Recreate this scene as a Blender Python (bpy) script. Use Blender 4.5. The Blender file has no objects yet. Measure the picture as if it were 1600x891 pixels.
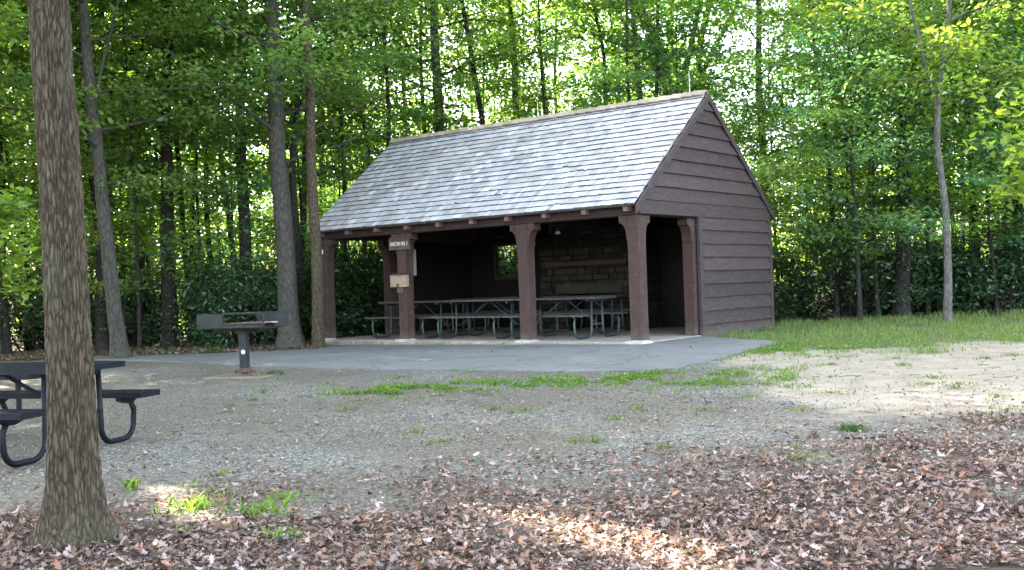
import bpy, math, random
import numpy as np
from mathutils import Vector, Matrix, noise
R = math.radians
scene = bpy.context.scene
col = scene.collection
rng = np.random.default_rng(7)
random.seed(5)

# ------------------------------------------------------------------ camera
F = 1654.0; ROLL = .0340; EYE = 1.5
cam = bpy.data.cameras.new('camera'); co = bpy.data.objects.new('camera', cam); col.objects.link(co)
cam.sensor_width = 36; cam.lens = F/1600*36; cam.clip_end = 600; cam.clip_start = .1
co.matrix_world = Matrix.Translation((0, 0, EYE)) @ Matrix.Rotation(R(90)+.0005, 4, 'X') @ Matrix.Rotation(-ROLL, 4, 'Z')
scene.camera = co

def sm(a, b, t):
    t = np.clip((np.asarray(t, float)-a)/(b-a), 0, 1); return t*t*(3-2*t)
def G(x, y):
    """ground height (world z)"""
    x = np.asarray(x, float); y = np.asarray(y, float)
    z = .0235*np.clip(y, -10, 17.6)
    z = z + .012*np.clip(x, -6, 14)*sm(8, 18, y)
    z = z + .030*np.sin(x*.9+1.3)*np.sin(y*.7+.4)*sm(3, 6, y)*(1-sm(13, 15.5, y))
    z = z - .5*sm(24, 36, y)*sm(2, -8, x) + 4.0*sm(60, 110, np.hypot(x, y-5))
    return z
def ray(px, py):
    X = px-800; Y = py-445.5; c, s = math.cos(ROLL), math.sin(ROLL)
    xr = X*c-Y*s; yr = X*s+Y*c
    return np.array([xr/F, 1.0, -yr/F])
def gp(px, py):
    """ground point seen in direction px,py of the 1600 px photograph"""
    d = ray(px, py); t = 10.0
    for _ in range(60):
        z = float(G(d[0]*t, t)) - EYE
        t = t*.5 + .5*min(90, z/d[2] if d[2] < -1e-4 else 90)
    return d[0]*t, t
def at(px, py, Y):
    d = ray(px, py)*Y; return np.array([d[0], Y, d[2]+EYE])

# ------------------------------------------------------------------ helpers
def link(o, parent=None):
    col.objects.link(o)
    if parent: o.parent = parent
    return o
def tag(o, label=None, cat=None, group=None, kind=None):
    if label: o['label'] = label
    if cat: o['category'] = cat
    if group: o['group'] = group
    if kind: o['kind'] = kind
    return o
def empty(name, loc=(0, 0, 0), rz=0):
    o = bpy.data.objects.new(name, None); o.empty_display_size = .3
    o.location = loc; o.rotation_euler = (0, 0, rz); col.objects.link(o); return o

class MB:
    def __init__(s): s.v = []; s.f = []; s.c = []; s.cc = (1, 1, 1)
    def add(s, vs, fs, c=None):
        n = len(s.v); s.v += [tuple(map(float, q)) for q in vs]; s.f += [tuple(i+n for i in f) for f in fs]
        s.c += [c or s.cc]*len(vs); return s
    def box(s, x0, x1, y0, y1, z0, z1, c=None):
        return s.add([(x0,y0,z0),(x1,y0,z0),(x1,y1,z0),(x0,y1,z0),(x0,y0,z1),(x1,y0,z1),(x1,y1,z1),(x0,y1,z1)],
                     [(0,3,2,1),(4,5,6,7),(0,1,5,4),(1,2,6,5),(2,3,7,6),(3,0,4,7)], c)
    def hexa(s, p, c=None):
        return s.add(p, [(0,3,2,1),(4,5,6,7),(0,1,5,4),(1,2,6,5),(2,3,7,6),(3,0,4,7)], c)
    def prism(s, prof, fn, a, b, c=None):
        """polygon profile extruded from a to b, fn(p,q,t)->xyz"""
        n = len(prof); vs = [fn(p, q, a) for p, q in prof]+[fn(p, q, b) for p, q in prof]
        return s.add(vs, [tuple(range(n))[::-1], tuple(range(n, 2*n))]+[(i, (i+1) % n, n+(i+1) % n, n+i) for i in range(n)], c)
    def bar(s, a, b, w, h, up=(0, 0, 1), c=None):
        a = Vector(a); b = Vector(b); d = (b-a).normalized(); sd = d.cross(Vector(up))
        if sd.length < 1e-4: sd = Vector((1, 0, 0))
        sd.normalize(); u = sd.cross(d)
        q = []
        for e in (a, b):
            q += [e-sd*w/2-u*h/2, e+sd*w/2-u*h/2, e+sd*w/2+u*h/2, e-sd*w/2+u*h/2]
        return s.add(q, [(0,1,2,3),(7,6,5,4),(0,4,5,1),(1,5,6,2),(2,6,7,3),(3,7,4,0)], c)
    def tube(s, pts, r, n=10, c=None, caps=True):
        pts = [Vector(p) for p in pts]
        rs = r if hasattr(r, '__len__') else [r]*len(pts)
        up = Vector((0.13, .31, 1)).normalized(); vs = []; fs = []
        for i, p in enumerate(pts):
            d = (pts[min(i+1, len(pts)-1)]-pts[max(i-1, 0)])
            d = d.normalized() if d.length > 1e-9 else Vector((0, 0, 1))
            if i == 0:
                a = d.cross(up if abs(d.dot(up)) < .95 else Vector((1, 0, 0))).normalized()
            else:
                a = (a-d*a.dot(d)).normalized()
            b = d.cross(a)
            for k in range(n):
                t = 2*math.pi*k/n; vs.append(p+(a*math.cos(t)+b*math.sin(t))*rs[i])
        for i in range(len(pts)-1):
            for k in range(n):
                fs.append((i*n+k, i*n+(k+1) % n, (i+1)*n+(k+1) % n, (i+1)*n+k))
        if caps: fs += [tuple(range(n))[::-1], tuple(range((len(pts)-1)*n, len(pts)*n))]
        return s.add(vs, fs, c)
    def build(s, name, m, parent=None, smooth=False, bevel=0, loc=None):
        me = bpy.data.meshes.new(name); me.from_pydata(s.v, [], s.f); me.update()
        ca = me.color_attributes.new('col', 'FLOAT_COLOR', 'POINT')
        arr = np.ones((len(s.v), 4), np.float32); arr[:, :3] = np.array(s.c, np.float32); ca.data.foreach_set('color', arr.ravel())
        if smooth: me.polygons.foreach_set('use_smooth', [True]*len(me.polygons))
        me.materials.append(m); o = bpy.data.objects.new(name, me); link(o, parent)
        if loc is not None: o.location = loc
        if bevel:
            b = o.modifiers.new('bevel', 'BEVEL'); b.width = bevel; b.segments = 1; b.limit_method = 'ANGLE'
        return o

def np_mesh(name, V, faces_n, c, m, parent=None, smooth=False):
    """V (k,faces_n,3): k separate polygons of faces_n corners; c (k,3) colours"""
    k = V.shape[0]; me = bpy.data.meshes.new(name)
    me.vertices.add(k*faces_n); me.loops.add(k*faces_n); me.polygons.add(k)
    me.vertices.foreach_set('co', V.astype(np.float32).ravel())
    me.loops.foreach_set('vertex_index', np.arange(k*faces_n, dtype=np.int32))
    me.polygons.foreach_set('loop_start', np.arange(0, k*faces_n, faces_n, dtype=np.int32))
    me.update(calc_edges=True)
    ca = me.color_attributes.new('col', 'FLOAT_COLOR', 'POINT')
    a = np.ones((k, faces_n, 4), np.float32); a[:, :, :3] = c[:, None, :]; ca.data.foreach_set('color', a.ravel())
    if smooth: me.polygons.foreach_set('use_smooth', np.ones(k, bool))
    me.materials.append(m); o = bpy.data.objects.new(name, me); return link(o, parent)

# ------------------------------------------------------------------ materials
class NT:
    def __init__(s, name):
        s.m = bpy.data.materials.new(name); s.m.use_nodes = True; s.t = s.m.node_tree; s.n = s.t.nodes; s.l = s.t.links
        s.b = s.n['Principled BSDF']; s.out = s.n['Material Output']
    def node(s, t, **k):
        o = s.n.new(t)
        for a, v in k.items():
            if a in ('inp',):
                for kk, vv in v.items():
                    if hasattr(vv, 'is_output'): s.l.new(vv, o.inputs[kk])
                    else: o.inputs[kk].default_value = vv
            else: setattr(o, a, v)
        return o
    def coords(s, kind='Object', scale=(1, 1, 1)):
        tc = s.node('ShaderNodeTexCoord'); mp = s.node('ShaderNodeMapping'); s.l.new(tc.outputs[kind], mp.inputs[0]); mp.inputs['Scale'].default_value = scale
        return mp.outputs[0]
    def noise(s, vec, scale, detail=4, rough=.55): 
        return s.node('ShaderNodeTexNoise', inp={'Vector': vec, 'Scale': scale, 'Detail': detail, 'Roughness': rough}).outputs['Fac']
    def vor(s, vec, scale, feature='F1', out='Distance'):
        o = s.node('ShaderNodeTexVoronoi', feature=feature, inp={'Vector': vec, 'Scale': scale}); return o.outputs[out]
    def ramp(s, fac, stops):
        r = s.node('ShaderNodeValToRGB'); s.l.new(fac, r.inputs[0]); e = r.color_ramp.elements
        while len(e) < len(stops): e.new(.5)
        for i, (p, c) in enumerate(stops):
            e[i].position = p; e[i].color = (*c, 1) if hasattr(c, '__len__') else (c, c, c, 1)
        return r.outputs[0]
    def mix(s, fac, a, b, mode='MIX'):
        o = s.node('ShaderNodeMix', data_type='RGBA', blend_type=mode)
        for i, v in ((0, fac), (6, a), (7, b)):
            if hasattr(v, 'is_output'): s.l.new(v, o.inputs[i])
            elif i == 0: o.inputs[0].default_value = v
            else: o.inputs[i].default_value = (*v, 1)
        return o.outputs[2]
    def math(s, op, a, b=0.0):
        o = s.node('ShaderNodeMath', operation=op)
        for i, v in enumerate((a, b)):
            if hasattr(v, 'is_output'): s.l.new(v, o.inputs[i])
            else: o.inputs[i].default_value = v
        return o.outputs[0]
    def attr(s, name='col', out='Color'): return s.node('ShaderNodeAttribute', attribute_name=name).outputs[out]
    def bump(s, h, strength=.5, dist=.01):
        o = s.node('ShaderNodeBump', inp={'Height': h, 'Strength': strength, 'Distance': dist}); s.l.new(o.outputs[0], s.b.inputs['Normal']); return o
    def set(s, color=None, rough=.8, spec=.3, metal=0):
        if color is not None:
            if hasattr(color, 'is_output'): s.l.new(color, s.b.inputs['Base Color'])
            else: s.b.inputs['Base Color'].default_value = (*color, 1)
        if hasattr(rough, 'is_output'): s.l.new(rough, s.b.inputs['Roughness'])
        else: s.b.inputs['Roughness'].default_value = rough
        s.b.inputs['Specular IOR Level'].default_value = spec; s.b.inputs['Metallic'].default_value = metal
        return s

def wood_mat(name, base, dark, scale=(6, 6, 1.2), rough=.75, spots=True):
    n = NT(name); v = n.coords('Object', scale)
    f = n.noise(v, 3.0, 6, .6); c = n.ramp(f, [(.3, dark), (.7, base)])
    if spots:
        f2 = n.noise(n.coords('Object', (1, 1, 1)), 9, 5, .7)
        c = n.mix(n.ramp(f2, [(.62, 0.0), (.78, .3)]), c, tuple(min(1, x*2.1+.02) for x in base))
        f3 = n.noise(n.coords('Object', (1, 1, 1)), 31, 3, .6)
        c = n.mix(n.ramp(f3, [(.70, 0.0), (.76, .75)]), c, (.24, .2, .18))
    sx = n.node('ShaderNodeSeparateXYZ'); tcx = n.node('ShaderNodeTexCoord'); n.l.new(tcx.outputs['Object'], sx.inputs[0])
    if name in ('brown_stained_wood', 'brown_siding'):
        lo = n.math('SUBTRACT', n.math('ADD', n.math('MULTIPLY', n.noise(n.coords('Object', (3, 3, 3)), 3, 5, .7), .55), -.08), n.math('MULTIPLY', sx.outputs[2], .9))
        c = n.mix(n.ramp(lo, [(.0, 0.0), (.28, .5)]), c, (.17, .145, .115))
        st = n.noise(n.coords('Object', (1.2, 1.2, 7)), 2.3, 6, .7); c = n.mix(n.ramp(st, [(.5, 0.0), (.72, .35)]), c, tuple(q*1.9 for q in base))
    c = n.mix(1.0, c, n.attr(), 'MULTIPLY')
    n.set(c, rough, .25); n.bump(n.noise(v, 12, 5, .6), .35, .006); return n.m
M = {}
M['brown'] = wood_mat('brown_stained_wood', (.074, .044, .038), (.038, .023, .020))
M['siding'] = wood_mat('brown_siding', (.066, .047, .047), (.040, .029, .029), (2.5, 2.5, 9), .7)
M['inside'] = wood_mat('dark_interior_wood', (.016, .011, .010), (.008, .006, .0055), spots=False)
def shingle():
    n = NT('weathered_shingle'); v = n.coords('Object', (22, 2.2, 2.2))
    c = n.mix(1.0, n.attr(), n.ramp(n.noise(v, 2.2, 5, .65), [(.25, .68), (.75, 1.2)]), 'MULTIPLY')
    big = n.noise(n.coords('Object', (1, 1, 1)), .7, 4, .6)
    c = n.mix(n.ramp(big, [(.45, 0.0), (.8, .5)]), c, (.36, .30, .27))
    n.set(c, .62, .4); n.bump(n.noise(v, 6, 4, .6), .3, .004); return n.m
M['shingle'] = shingle()
def stone(name, a, b, moss=0.0, sc=5):
    n = NT(name); v = n.coords('Object'); c = n.ramp(n.noise(v, sc, 6, .65), [(.3, a), (.7, b)])
    c = n.mix(1.0, c, n.attr(), 'MULTIPLY')
    if moss: c = n.mix(n.ramp(n.noise(v, 4, 5, .7), [(.5, 0.0), (.65, moss)]), c, (.10, .12, .05))
    n.set(c, .9, .2); n.bump(n.noise(v, sc*5, 6, .65), .6, .01); return n.m
M['concrete'] = stone('concrete', (.24, .205, .17), (.36, .32, .27), .35)
M['rock'] = stone('pale_rock', (.30, .28, .25), (.55, .53, .49), .5, 8)
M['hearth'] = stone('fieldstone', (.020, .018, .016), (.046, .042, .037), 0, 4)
def asphalt():
    n = NT('asphalt'); v = n.coords('Object'); c = n.ramp(n.noise(v, 1.2, 6, .6), [(.3, (.105, .106, .108)), (.7, (.16, .16, .158))])
    sp = n.vor(v, 90); c = n.mix(n.ramp(sp, [(.05, .35), (.35, 0.0)]), c, (.24, .24, .25))
    c = n.mix(n.ramp(n.noise(v, 3.3, 5, .7), [(.52, 0.0), (.72, .45)]), c, (.21, .185, .15))
    wv = n.node('ShaderNodeVectorMath', operation='ADD'); nz = n.node('ShaderNodeTexNoise', inp={'Vector': v, 'Scale': 2.0, 'Detail': 4.0}); n.l.new(v, wv.inputs[0]); n.l.new(nz.outputs['Color'], wv.inputs[1])
    ck = n.vor(wv.outputs[0], .55, 'DISTANCE_TO_EDGE'); c = n.mix(n.ramp(ck, [(.0, .8), (.012, 0.0)]), c, (.03, .03, .028))
    n.set(c, .8, .35); n.bump(sp, .4, .004); return n.m
M['asphalt'] = asphalt()
def metal(name, c1, c2, rough=.45, metallic=.0, spec=.5, sc=6):
    n = NT(name); v = n.coords('Object'); c = n.ramp(n.noise(v, sc, 5, .65), [(.35, c1), (.65, c2)]); n.set(c, rough, spec, metallic)
    n.bump(n.noise(v, sc*8, 4), .15, .003); return n.m
M['pipe'] = metal('green_galvanized_pipe', (.026, .038, .036), (.058, .076, .071), .5, .3)
M['tabletop'] = metal('weathered_plank_top', (.022, .021, .023), (.055, .052, .055), .5)
M['navy'] = metal('navy_coated_steel', (.0035, .004, .008), (.007, .008, .014), .5, 0, .18)
M['iron'] = metal('sooty_iron', (.007, .008, .009), (.026, .030, .029), .65, .1)
M['rust'] = metal('rusty_iron', (.06, .035, .025), (.12, .07, .045), .8)
M['rod'] = metal('bare_metal_rod', (.4, .42, .44), (.6, .6, .6), .35, .8)
M['cream'] = NT('cream_paint').set((.66, .63, .56), .6).m
M['white'] = NT('white_plastic').set((.7, .68, .64), .5).m
M['dull'] = wood_mat('dull_pale_board', (.22, .21, .19), (.15, .14, .13))
M['tan'] = wood_mat('weathered_tan_board', (.40, .29, .20), (.22, .15, .11), (3, 3, 14))
M['cap'] = wood_mat('ridge_cap_board', (.42, .35, .28), (.30, .24, .19), (2, 8, 8), spots=False)
def bark(name, a, b, lich, amt, sc=1.0, furrow=True):
    n = NT(name); v0 = n.coords('Object', (11*sc, 11*sc, 2.1*sc)); vm = n.node('ShaderNodeVectorMath', operation='ADD')
    nn = n.node('ShaderNodeTexNoise', inp={'Vector': v0, 'Scale': .8, 'Detail': 5.0, 'Roughness': .7}); n.l.new(v0, vm.inputs[0]); n.l.new(nn.outputs['Color'], vm.inputs[1]); v = vm.outputs[0]
    vv = n.vor(v, 1.6, 'DISTANCE_TO_EDGE'); w = n.noise(v, 2.5, 6, .7)
    h = n.math('ADD', n.math('MULTIPLY', n.math('MINIMUM', vv, .3), 2.0), n.math('MULTIPLY', w, .8))
    c = n.ramp(h, [(.15, tuple(x*.5 for x in a)), (.45, a), (.95, b)])
    l = n.noise(n.coords('Object', (2.6, 2.6, 1.3)), 2.6, 6, .72)
    c = n.mix(n.ramp(l, [(.5, 0.0), (.66, amt)]), c, lich)
    n.set(c, .92, .15); n.bump(h, .7, .02); return n.m
M['oak_bark'] = bark('furrowed_oak_bark', (.040, .031, .021), (.118, .092, .062), (.095, .10, .055), .4, 2.5)
M['grey_bark'] = bark('grey_lichen_bark', (.045, .042, .035), (.095, .088, .074), (.07, .085, .062), .6, 1.6)
M['dark_bark'] = bark('dark_bark', (.02, .018, .015), (.05, .045, .038), (.05, .06, .045), .3, 1.5)
M['pale_bark'] = bark('pale_smooth_bark', (.08, .076, .068), (.15, .145, .13), (.2, .21, .19), .6, 1.5)

def leafmat(name, tr=.45, rough=.5, vary=.25, spec=.35, glow=(1.5, 1.35, .55)):
    n = NT(name); c = n.attr()
    oi = n.node('ShaderNodeObjectInfo').outputs['Random']
    hs = n.node('ShaderNodeHueSaturation'); n.l.new(c, hs.inputs['Color'])
    n.l.new(n.math('ADD', n.math('MULTIPLY', oi, .035), .4825), hs.inputs['Hue'])
    n.l.new(n.math('ADD', n.math('MULTIPLY', oi, vary), 1-vary/2), hs.inputs['Value'])
    n.set(hs.outputs[0], rough, spec)
    t = n.node('ShaderNodeBsdfTranslucent'); n.l.new(n.mix(1.0, hs.outputs[0], glow, 'MULTIPLY'), t.inputs[0])
    mx = n.node('ShaderNodeMixShader'); mx.inputs[0].default_value = tr
    n.l.new(n.b.outputs[0], mx.inputs[1]); n.l.new(t.outputs[0], mx.inputs[2]); n.l.new(mx.outputs[0], n.out.inputs[0]); return n.m
M['leaf'] = leafmat('green_leaves', .56, glow=(1.75, 1.6, .6))
M['laurel'] = leafmat('glossy_laurel_leaves', .15, .32, .3, .5)
M['grass'] = leafmat('grass_blades', .4, .55)
M['litter'] = leafmat('dry_leaves', .2, .75, 0, .2, (1.3, 1.0, .7))

# ------------------------------------------------------------------ ground
def inpoly(x, y, P):
    x = np.asarray(x, float); y = np.asarray(y, float); r = np.zeros(x.shape, bool); n = len(P)
    for i in range(n):
        x1, y1 = P[i]; x2, y2 = P[(i+1) % n]
        c = ((y1 > y) != (y2 > y)) & (x < (x2-x1)*(y-y1)/(y2-y1+1e-12)+x1); r ^= c
    return r
def pnoise(x, y, s, seed=0.0):
    f = np.frompyfunc(lambda a, b: noise.noise((a*s+seed, b*s-seed*.7, seed)), 2, 1)
    return f(np.asarray(x, float), np.asarray(y, float)).astype(float)
def pf(x, y, s, seed=0.0): return pnoise(x, y, s, seed)+.5*pnoise(x, y, s*2.1, seed+9)+.25*pnoise(x, y, s*4.3, seed+19)

SH_O = (2.1333, 17.6064); YAW = .6756; FLOOR = EYE-1.0137
cy, sy = math.cos(YAW), math.sin(YAW)
def shw(x, y):  # shelter local -> world xy
    return SH_O[0]+x*cy+y*sy, SH_O[1]-x*sy+y*cy
def shl(X, Y):
    dx = np.asarray(X, float)-SH_O[0]; dy = np.asarray(Y, float)-SH_O[1]; return dx*cy-dy*sy, dx*sy+dy*cy

def litter_d(x, y):
    """how thickly fallen leaves lie, 0..1"""
    edge = 6.85+.36*np.clip(x, -1, 6)+1.1*pf(x, y, .55, 3)*.9
    d = sm(1.7, -1.0, y-edge)
    return np.clip(d*(.74+.75*pf(x, y, 1.2, 8))+.25*sm(6.6, 5.7, y), 0, 1)
def sand_d(x, y):
    a = sm(-.8, 1.4, x-2.1-.12*(y-9)+.7*pf(x, y, .7, 31)); b = sm(8.0, 10.0, y-.1*x+.6*pf(x, y, .6, 5)); c = sm(16.6, 15.2, y+.18*(x-6)+.8*pf(x, y, .8, 12)*.7)
    return a*b*c
def lawn_d(x, y):
    a = sm(14.6, 16.4, y+.10*(x-4)+1.1*pf(x, y, .8, 12)); b = sm(1.6, 3.2, x+.25*(y-16)+.5*pf(x, y, .8, 41))
    return a*b*sm(23.5, 21.8, y)
def forest_d(x, y):
    l = sm(20.2, 21.6, y+.25*pf(x, y, .5, 6)+.06*(x+5)); r = sm(21.0, 22.2, y+.3*pf(x, y, .5, 7))
    return np.where(np.asarray(x) < 0, l, r)
gxs = np.concatenate([np.linspace(-130, -14, 30)[:-1], np.arange(-14, 18, .16), np.linspace(18, 130, 30)])
gys = np.concatenate([np.linspace(-40, 4, 14)[:-1], np.arange(4, 25, .16), np.linspace(25, 170, 50)])
GX, GY = np.meshgrid(gxs, gys); GZ = G(GX, GY)
GZ = GZ + .012*pf(GX, GY, 1.1, 2)*sm(14.5, 12.5, GY)*(GX > -14)*(GX < 18)
def make_ground():
    ny, nx = GX.shape; V = np.stack([GX, GY, GZ], -1).reshape(-1, 3)
    idx = np.arange(ny*nx).reshape(ny, nx)
    Q = np.stack([idx[:-1, :-1], idx[:-1, 1:], idx[1:, 1:], idx[1:, :-1]], -1).reshape(-1, 4)
    me = bpy.data.meshes.new('ground'); me.vertices.add(len(V)); me.vertices.foreach_set('co', V.astype(np.float32).ravel())
    me.loops.add(Q.size); me.loops.foreach_set('vertex_index', Q.astype(np.int32).ravel())
    me.polygons.add(len(Q)); me.polygons.foreach_set('loop_start', np.arange(0, Q.size, 4, dtype=np.int32))
    me.polygons.foreach_set('use_smooth', np.ones(len(Q), bool)); me.update(calc_edges=True)
    ca = me.color_attributes.new('zone', 'FLOAT_COLOR', 'POINT')
    a = np.ones((len(V), 4), np.float32); a[:, 0] = litter_d(V[:, 0], V[:, 1]); a[:, 1] = sand_d(V[:, 0], V[:, 1]); a[:, 2] = np.maximum(lawn_d(V[:, 0], V[:, 1])*.8, 0)
    a[:, 3] = np.clip(forest_d(V[:, 0], V[:, 1])+sm(-10, -12, V[:, 0])*sm(14, 17, V[:, 1])+sm(15, 18, V[:, 0]), 0, 1)
    ca.data.foreach_set('color', a.ravel())
    n = NT('ground_soil'); v = n.coords('Object')
    sep = n.node('ShaderNodeSeparateColor'); at_ = n.node('ShaderNodeAttribute', attribute_name='zone'); n.l.new(at_.outputs['Color'], sep.inputs[0])
    vr = n.node('ShaderNodeTexVoronoi', inp={'Vector': v, 'Scale': 55.0}); vr2 = n.node('ShaderNodeTexVoronoi', inp={'Vector': v, 'Scale': 23.0})
    sc = n.node('ShaderNodeSeparateColor'); n.l.new(vr.outputs['Color'], sc.inputs[0])
    grav = n.ramp(sc.outputs[0], [(0, (.06, .056, .05)), (.45, (.125, .12, .108)), (.85, (.195, .188, .17)), (1, (.32, .31, .28))])
    big = n.noise(v, .55, 5, .6); med = n.noise(v, 3.0, 6, .65)
    grav = n.mix(n.ramp(big, [(.34, 0.0), (.56, .85)]), grav, (.105, .09, .068))
    grav = n.mix(n.ramp(med, [(.45, 0.0), (.75, .45)]), grav, (.10, .09, .07))
    dk = n.ramp(sc.outputs[1], [(0, .45), (.5, .95), (.9, 1.25), (1, 1.9)]); fine = n.ramp(n.noise(v, 38, 5, .8), [(.3, .55), (.7, 1.4)]); grav = n.mix(.8, grav, n.mix(1.0, n.mix(1.0, grav, dk, 'MULTIPLY'), fine, 'MULTIPLY'))
    sand = n.ramp(med, [(.3, (.19, .158, .12)), (.7, (.31, .268, .21))]); sand = n.mix(.6, sand, n.mix(1.0, sand, fine, 'MULTIPLY')); sand = n.mix(n.ramp(vr2.outputs['Distance'], [(.03, .3), (.16, 0.0)]), sand, (.12, .10, .08))
    soil = n.ramp(n.noise(v, 14, 6, .75), [(.3, (.028, .021, .016)), (.7, (.085, .066, .05))])
    turf = n.ramp(n.noise(v, 7, 5, .7), [(.3, (.05, .07, .025)), (.7, (.10, .125, .045))])
    fr = n.ramp(n.noise(v, 6, 6, .7), [(.3, (.025, .02, .014)), (.7, (.07, .052, .036))])
    def hard(s): return n.ramp(n.math('ADD', s, n.math('MULTIPLY', n.math('SUBTRACT', n.noise(v, 5, 6, .75), .5), .9)), [(.35, 0.0), (.65, 1.0)])
    c = n.mix(hard(sep.outputs[1]), grav, sand); c = n.mix(hard(sep.outputs[0]), c, soil)
    c = n.mix(hard(sep.outputs[2]), c, turf); c = n.mix(at_.outputs['Alpha'], c, fr)
    n.set(c, .92, .2); n.bump(n.math('ADD', n.math('MULTIPLY', vr.outputs['Distance'], -.5), n.math('MULTIPLY', med, 1.2)), .8, .012)
    me.materials.append(n.m); o = link(bpy.data.objects.new('ground', me)); tag(o, kind='structure')
make_ground()

# asphalt pad and the path that leaves it to the left
AF = [gp(*p) for p in [(60, 561), (180, 563), (300, 566), (372, 571), (440, 574), (520, 577), (640, 579), (780, 580), (920, 582), (1010, 581), (1060, 576), (1110, 566), (1160, 552), (1212, 538), (1204, 533), (1150, 531), (1108, 527)]]
AB = [shw(-.1, 1.9), shw(-.1, .3), shw(-4, .3), shw(-8.3, .3), gp(497, 545), gp(440, 548), (gp(330, 553)), gp(200, 557), gp(60, 557)]
def sheet(name, P, m, dz, step=.12):
    P2 = []
    for i in range(len(P)):
        a = np.array(P[i]); b = np.array(P[(i+1) % len(P)]); k = max(1, int(np.hypot(*(b-a))/step))
        for j in range(k):
            q = a+(b-a)*j/k; P2.append((q[0]+.09*noise.noise((q[0]*2.3, q[1]*2.3, 3))+.03*noise.noise((q[0]*9, q[1]*9, 3)), q[1]+.09*noise.noise((q[0]*2.3, q[1]*2.3, 9))+.03*noise.noise((q[0]*9, q[1]*9, 9))))
    import bmesh
    bm = bmesh.new(); vs = [bm.verts.new((x, y, 0)) for x, y in P2]; f = bm.faces.new(vs); f.normal_update()
    if f.normal.z < 0: f.normal_flip()
    # cut into a grid so that it follows the ground
    xs = [p[0] for p in P2]; ys = [p[1] for p in P2]
    for ax, lo, hi in ((0, min(xs), max(xs)), (1, min(ys), max(ys))):
        t = math.ceil(lo/.5)*.5
        while t < hi:
            pc = [0, 0, 0]; no = [0, 0, 0]; pc[ax] = t; no[ax] = 1
            bmesh.ops.bisect_plane(bm, geom=bm.verts[:]+bm.edges[:]+bm.faces[:], plane_co=pc, plane_no=no); t += .5
    for v in bm.verts: v.co.z = float(G(v.co.x, v.co.y))+dz
    ext = bmesh.ops.extrude_edge_only(bm, edges=[e for e in bm.edges if e.is_boundary])
    for v in [g for g in ext['geom'] if isinstance(g, bmesh.types.BMVert)]: v.co.z -= .12
    me = bpy.data.meshes.new(name); bm.to_mesh(me); bm.free(); me.materials.append(m)
    return link(bpy.data.objects.new(name, me))
tag(sheet('asphalt_path', AF+AB, M['asphalt'], .022), kind='structure')

# ------------------------------------------------------------------ shelter
S = empty('picnic_shelter', (SH_O[0], SH_O[1], FLOOR), -YAW)
tag(S, 'brown open picnic shelter with grey shingle roof and lap siding gable', 'shelter')
LU = 8.0; W = 4.96; PW = .23; HB = 2.12
TAN = (4.46-2.31)/(W/2+.155)
def rz(v): return 2.31+TAN*(min(v, W-v)+.155)      # roof top height at depth v
# slab: concrete with an uneven edge
mb = MB(); mb.box(-LU-.10, .03, -.10, W+.08, -.35, 0); mb.build('concrete_slab', M['concrete'], S, bevel=.02)
def rock(cx, cyy, cz, a, b, h, seed, mat, name, parent, flat=.6):
    import bmesh
    bm = bmesh.new(); bmesh.ops.create_icosphere(bm, subdivisions=3, radius=1)
    for v in bm.verts:
        p = v.co.copy(); q = Vector([math.copysign(abs(t)**flat, t) for t in p]); n_ = 1+.16*noise.noise(p*1.7+Vector((seed, 0, 0)))+.07*noise.noise(p*5+Vector((seed, 3, 0)))
        v.co = Vector((q.x*a*n_+cx, q.y*b*n_+cyy, q.z*h*n_+cz))
    me = bpy.data.meshes.new(name); bm.to_mesh(me); bm.free(); me.materials.append(mat)
    ca = me.color_attributes.new('col', 'FLOAT_COLOR', 'POINT'); ca.data.foreach_set('color', [1.0]*4*len(me.vertices))
    me.polygons.foreach_set('use_smooth', [True]*len(me.polygons))
    return link(bpy.data.objects.new(name, me), parent)
posts_u = [0, 2.36, 5.43, 7.77]
for i, u in enumerate(posts_u):
    xc = -(u+PW/2)
    rock(xc, .06, -.045, .235, .19, .072, i*7.3, M['rock'], 'footing_stone', S)
# edge stones of the slab front
mb = MB()
x = -8.1
k = 0
while x < -.05:
    w = random.uniform(.35, .8); x1 = min(x+w, -.02)
    d = random.uniform(.13, .19); h = random.uniform(.0, .018)
    g_ = random.uniform(.7, 1.0)
    mb.box(x+.012, x1-.012, -d, -.09, -.33, -.012-h, (g_, g_*.97, g_*.92)); x = x1
mb.build('edge_stones', M['concrete'], S, bevel=.018)

def bracket_prof():
    P = [(0, 0), (.022, 0), (.022, .05)]
    for k in range(0, 7):
        t = k/6*math.pi/2; P.append((.022+.13*(1-math.cos(t)), .05+.25*math.sin(t)))
    P += [(.165, .30), (.165, .42), (0, .42)]
    return P
BP = bracket_prof()
def post(x0, y0, dirs, name='post'):
    """timber post whose right front corner is at x0,y0 (local), with curved knee brackets"""
    m_ = MB(); m_.box(x0-PW, x0, y0, y0+PW, .004, HB); p = m_.build(name, M['brown'], S, bevel=.012)
    for d in dirs:
        b = MB()
        if d == 'l': b.prism(BP, lambda p_, q, t: (x0-PW-p_, t, HB-.42+q-.002), y0+.012, y0+PW-.012)
        if d == 'r': b.prism(BP, lambda p_, q, t: (x0+p_, t, HB-.42+q-.002), y0+.012, y0+PW-.012)
        if d == 'b': b.prism(BP, lambda p_, q, t: (t, y0+PW+p_, HB-.42+q-.002), x0-PW+.012, x0-.012)
        if d == 'f': b.prism(BP, lambda p_, q, t: (t, y0-p_, HB-.42+q-.002), x0-PW+.012, x0-.012)
        b.build('knee_bracket', M['brown'], p, bevel=.006)
    return p
WP = 2.08
post(0, 0, 'lb'); post(-2.36, 0, 'lr'); post(-5.43, 0, 'lr'); post(-7.77, 0, 'rb')
post(-.03, WP-.19, 'f'); post(-7.77, WP-.19, 'f')
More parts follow.
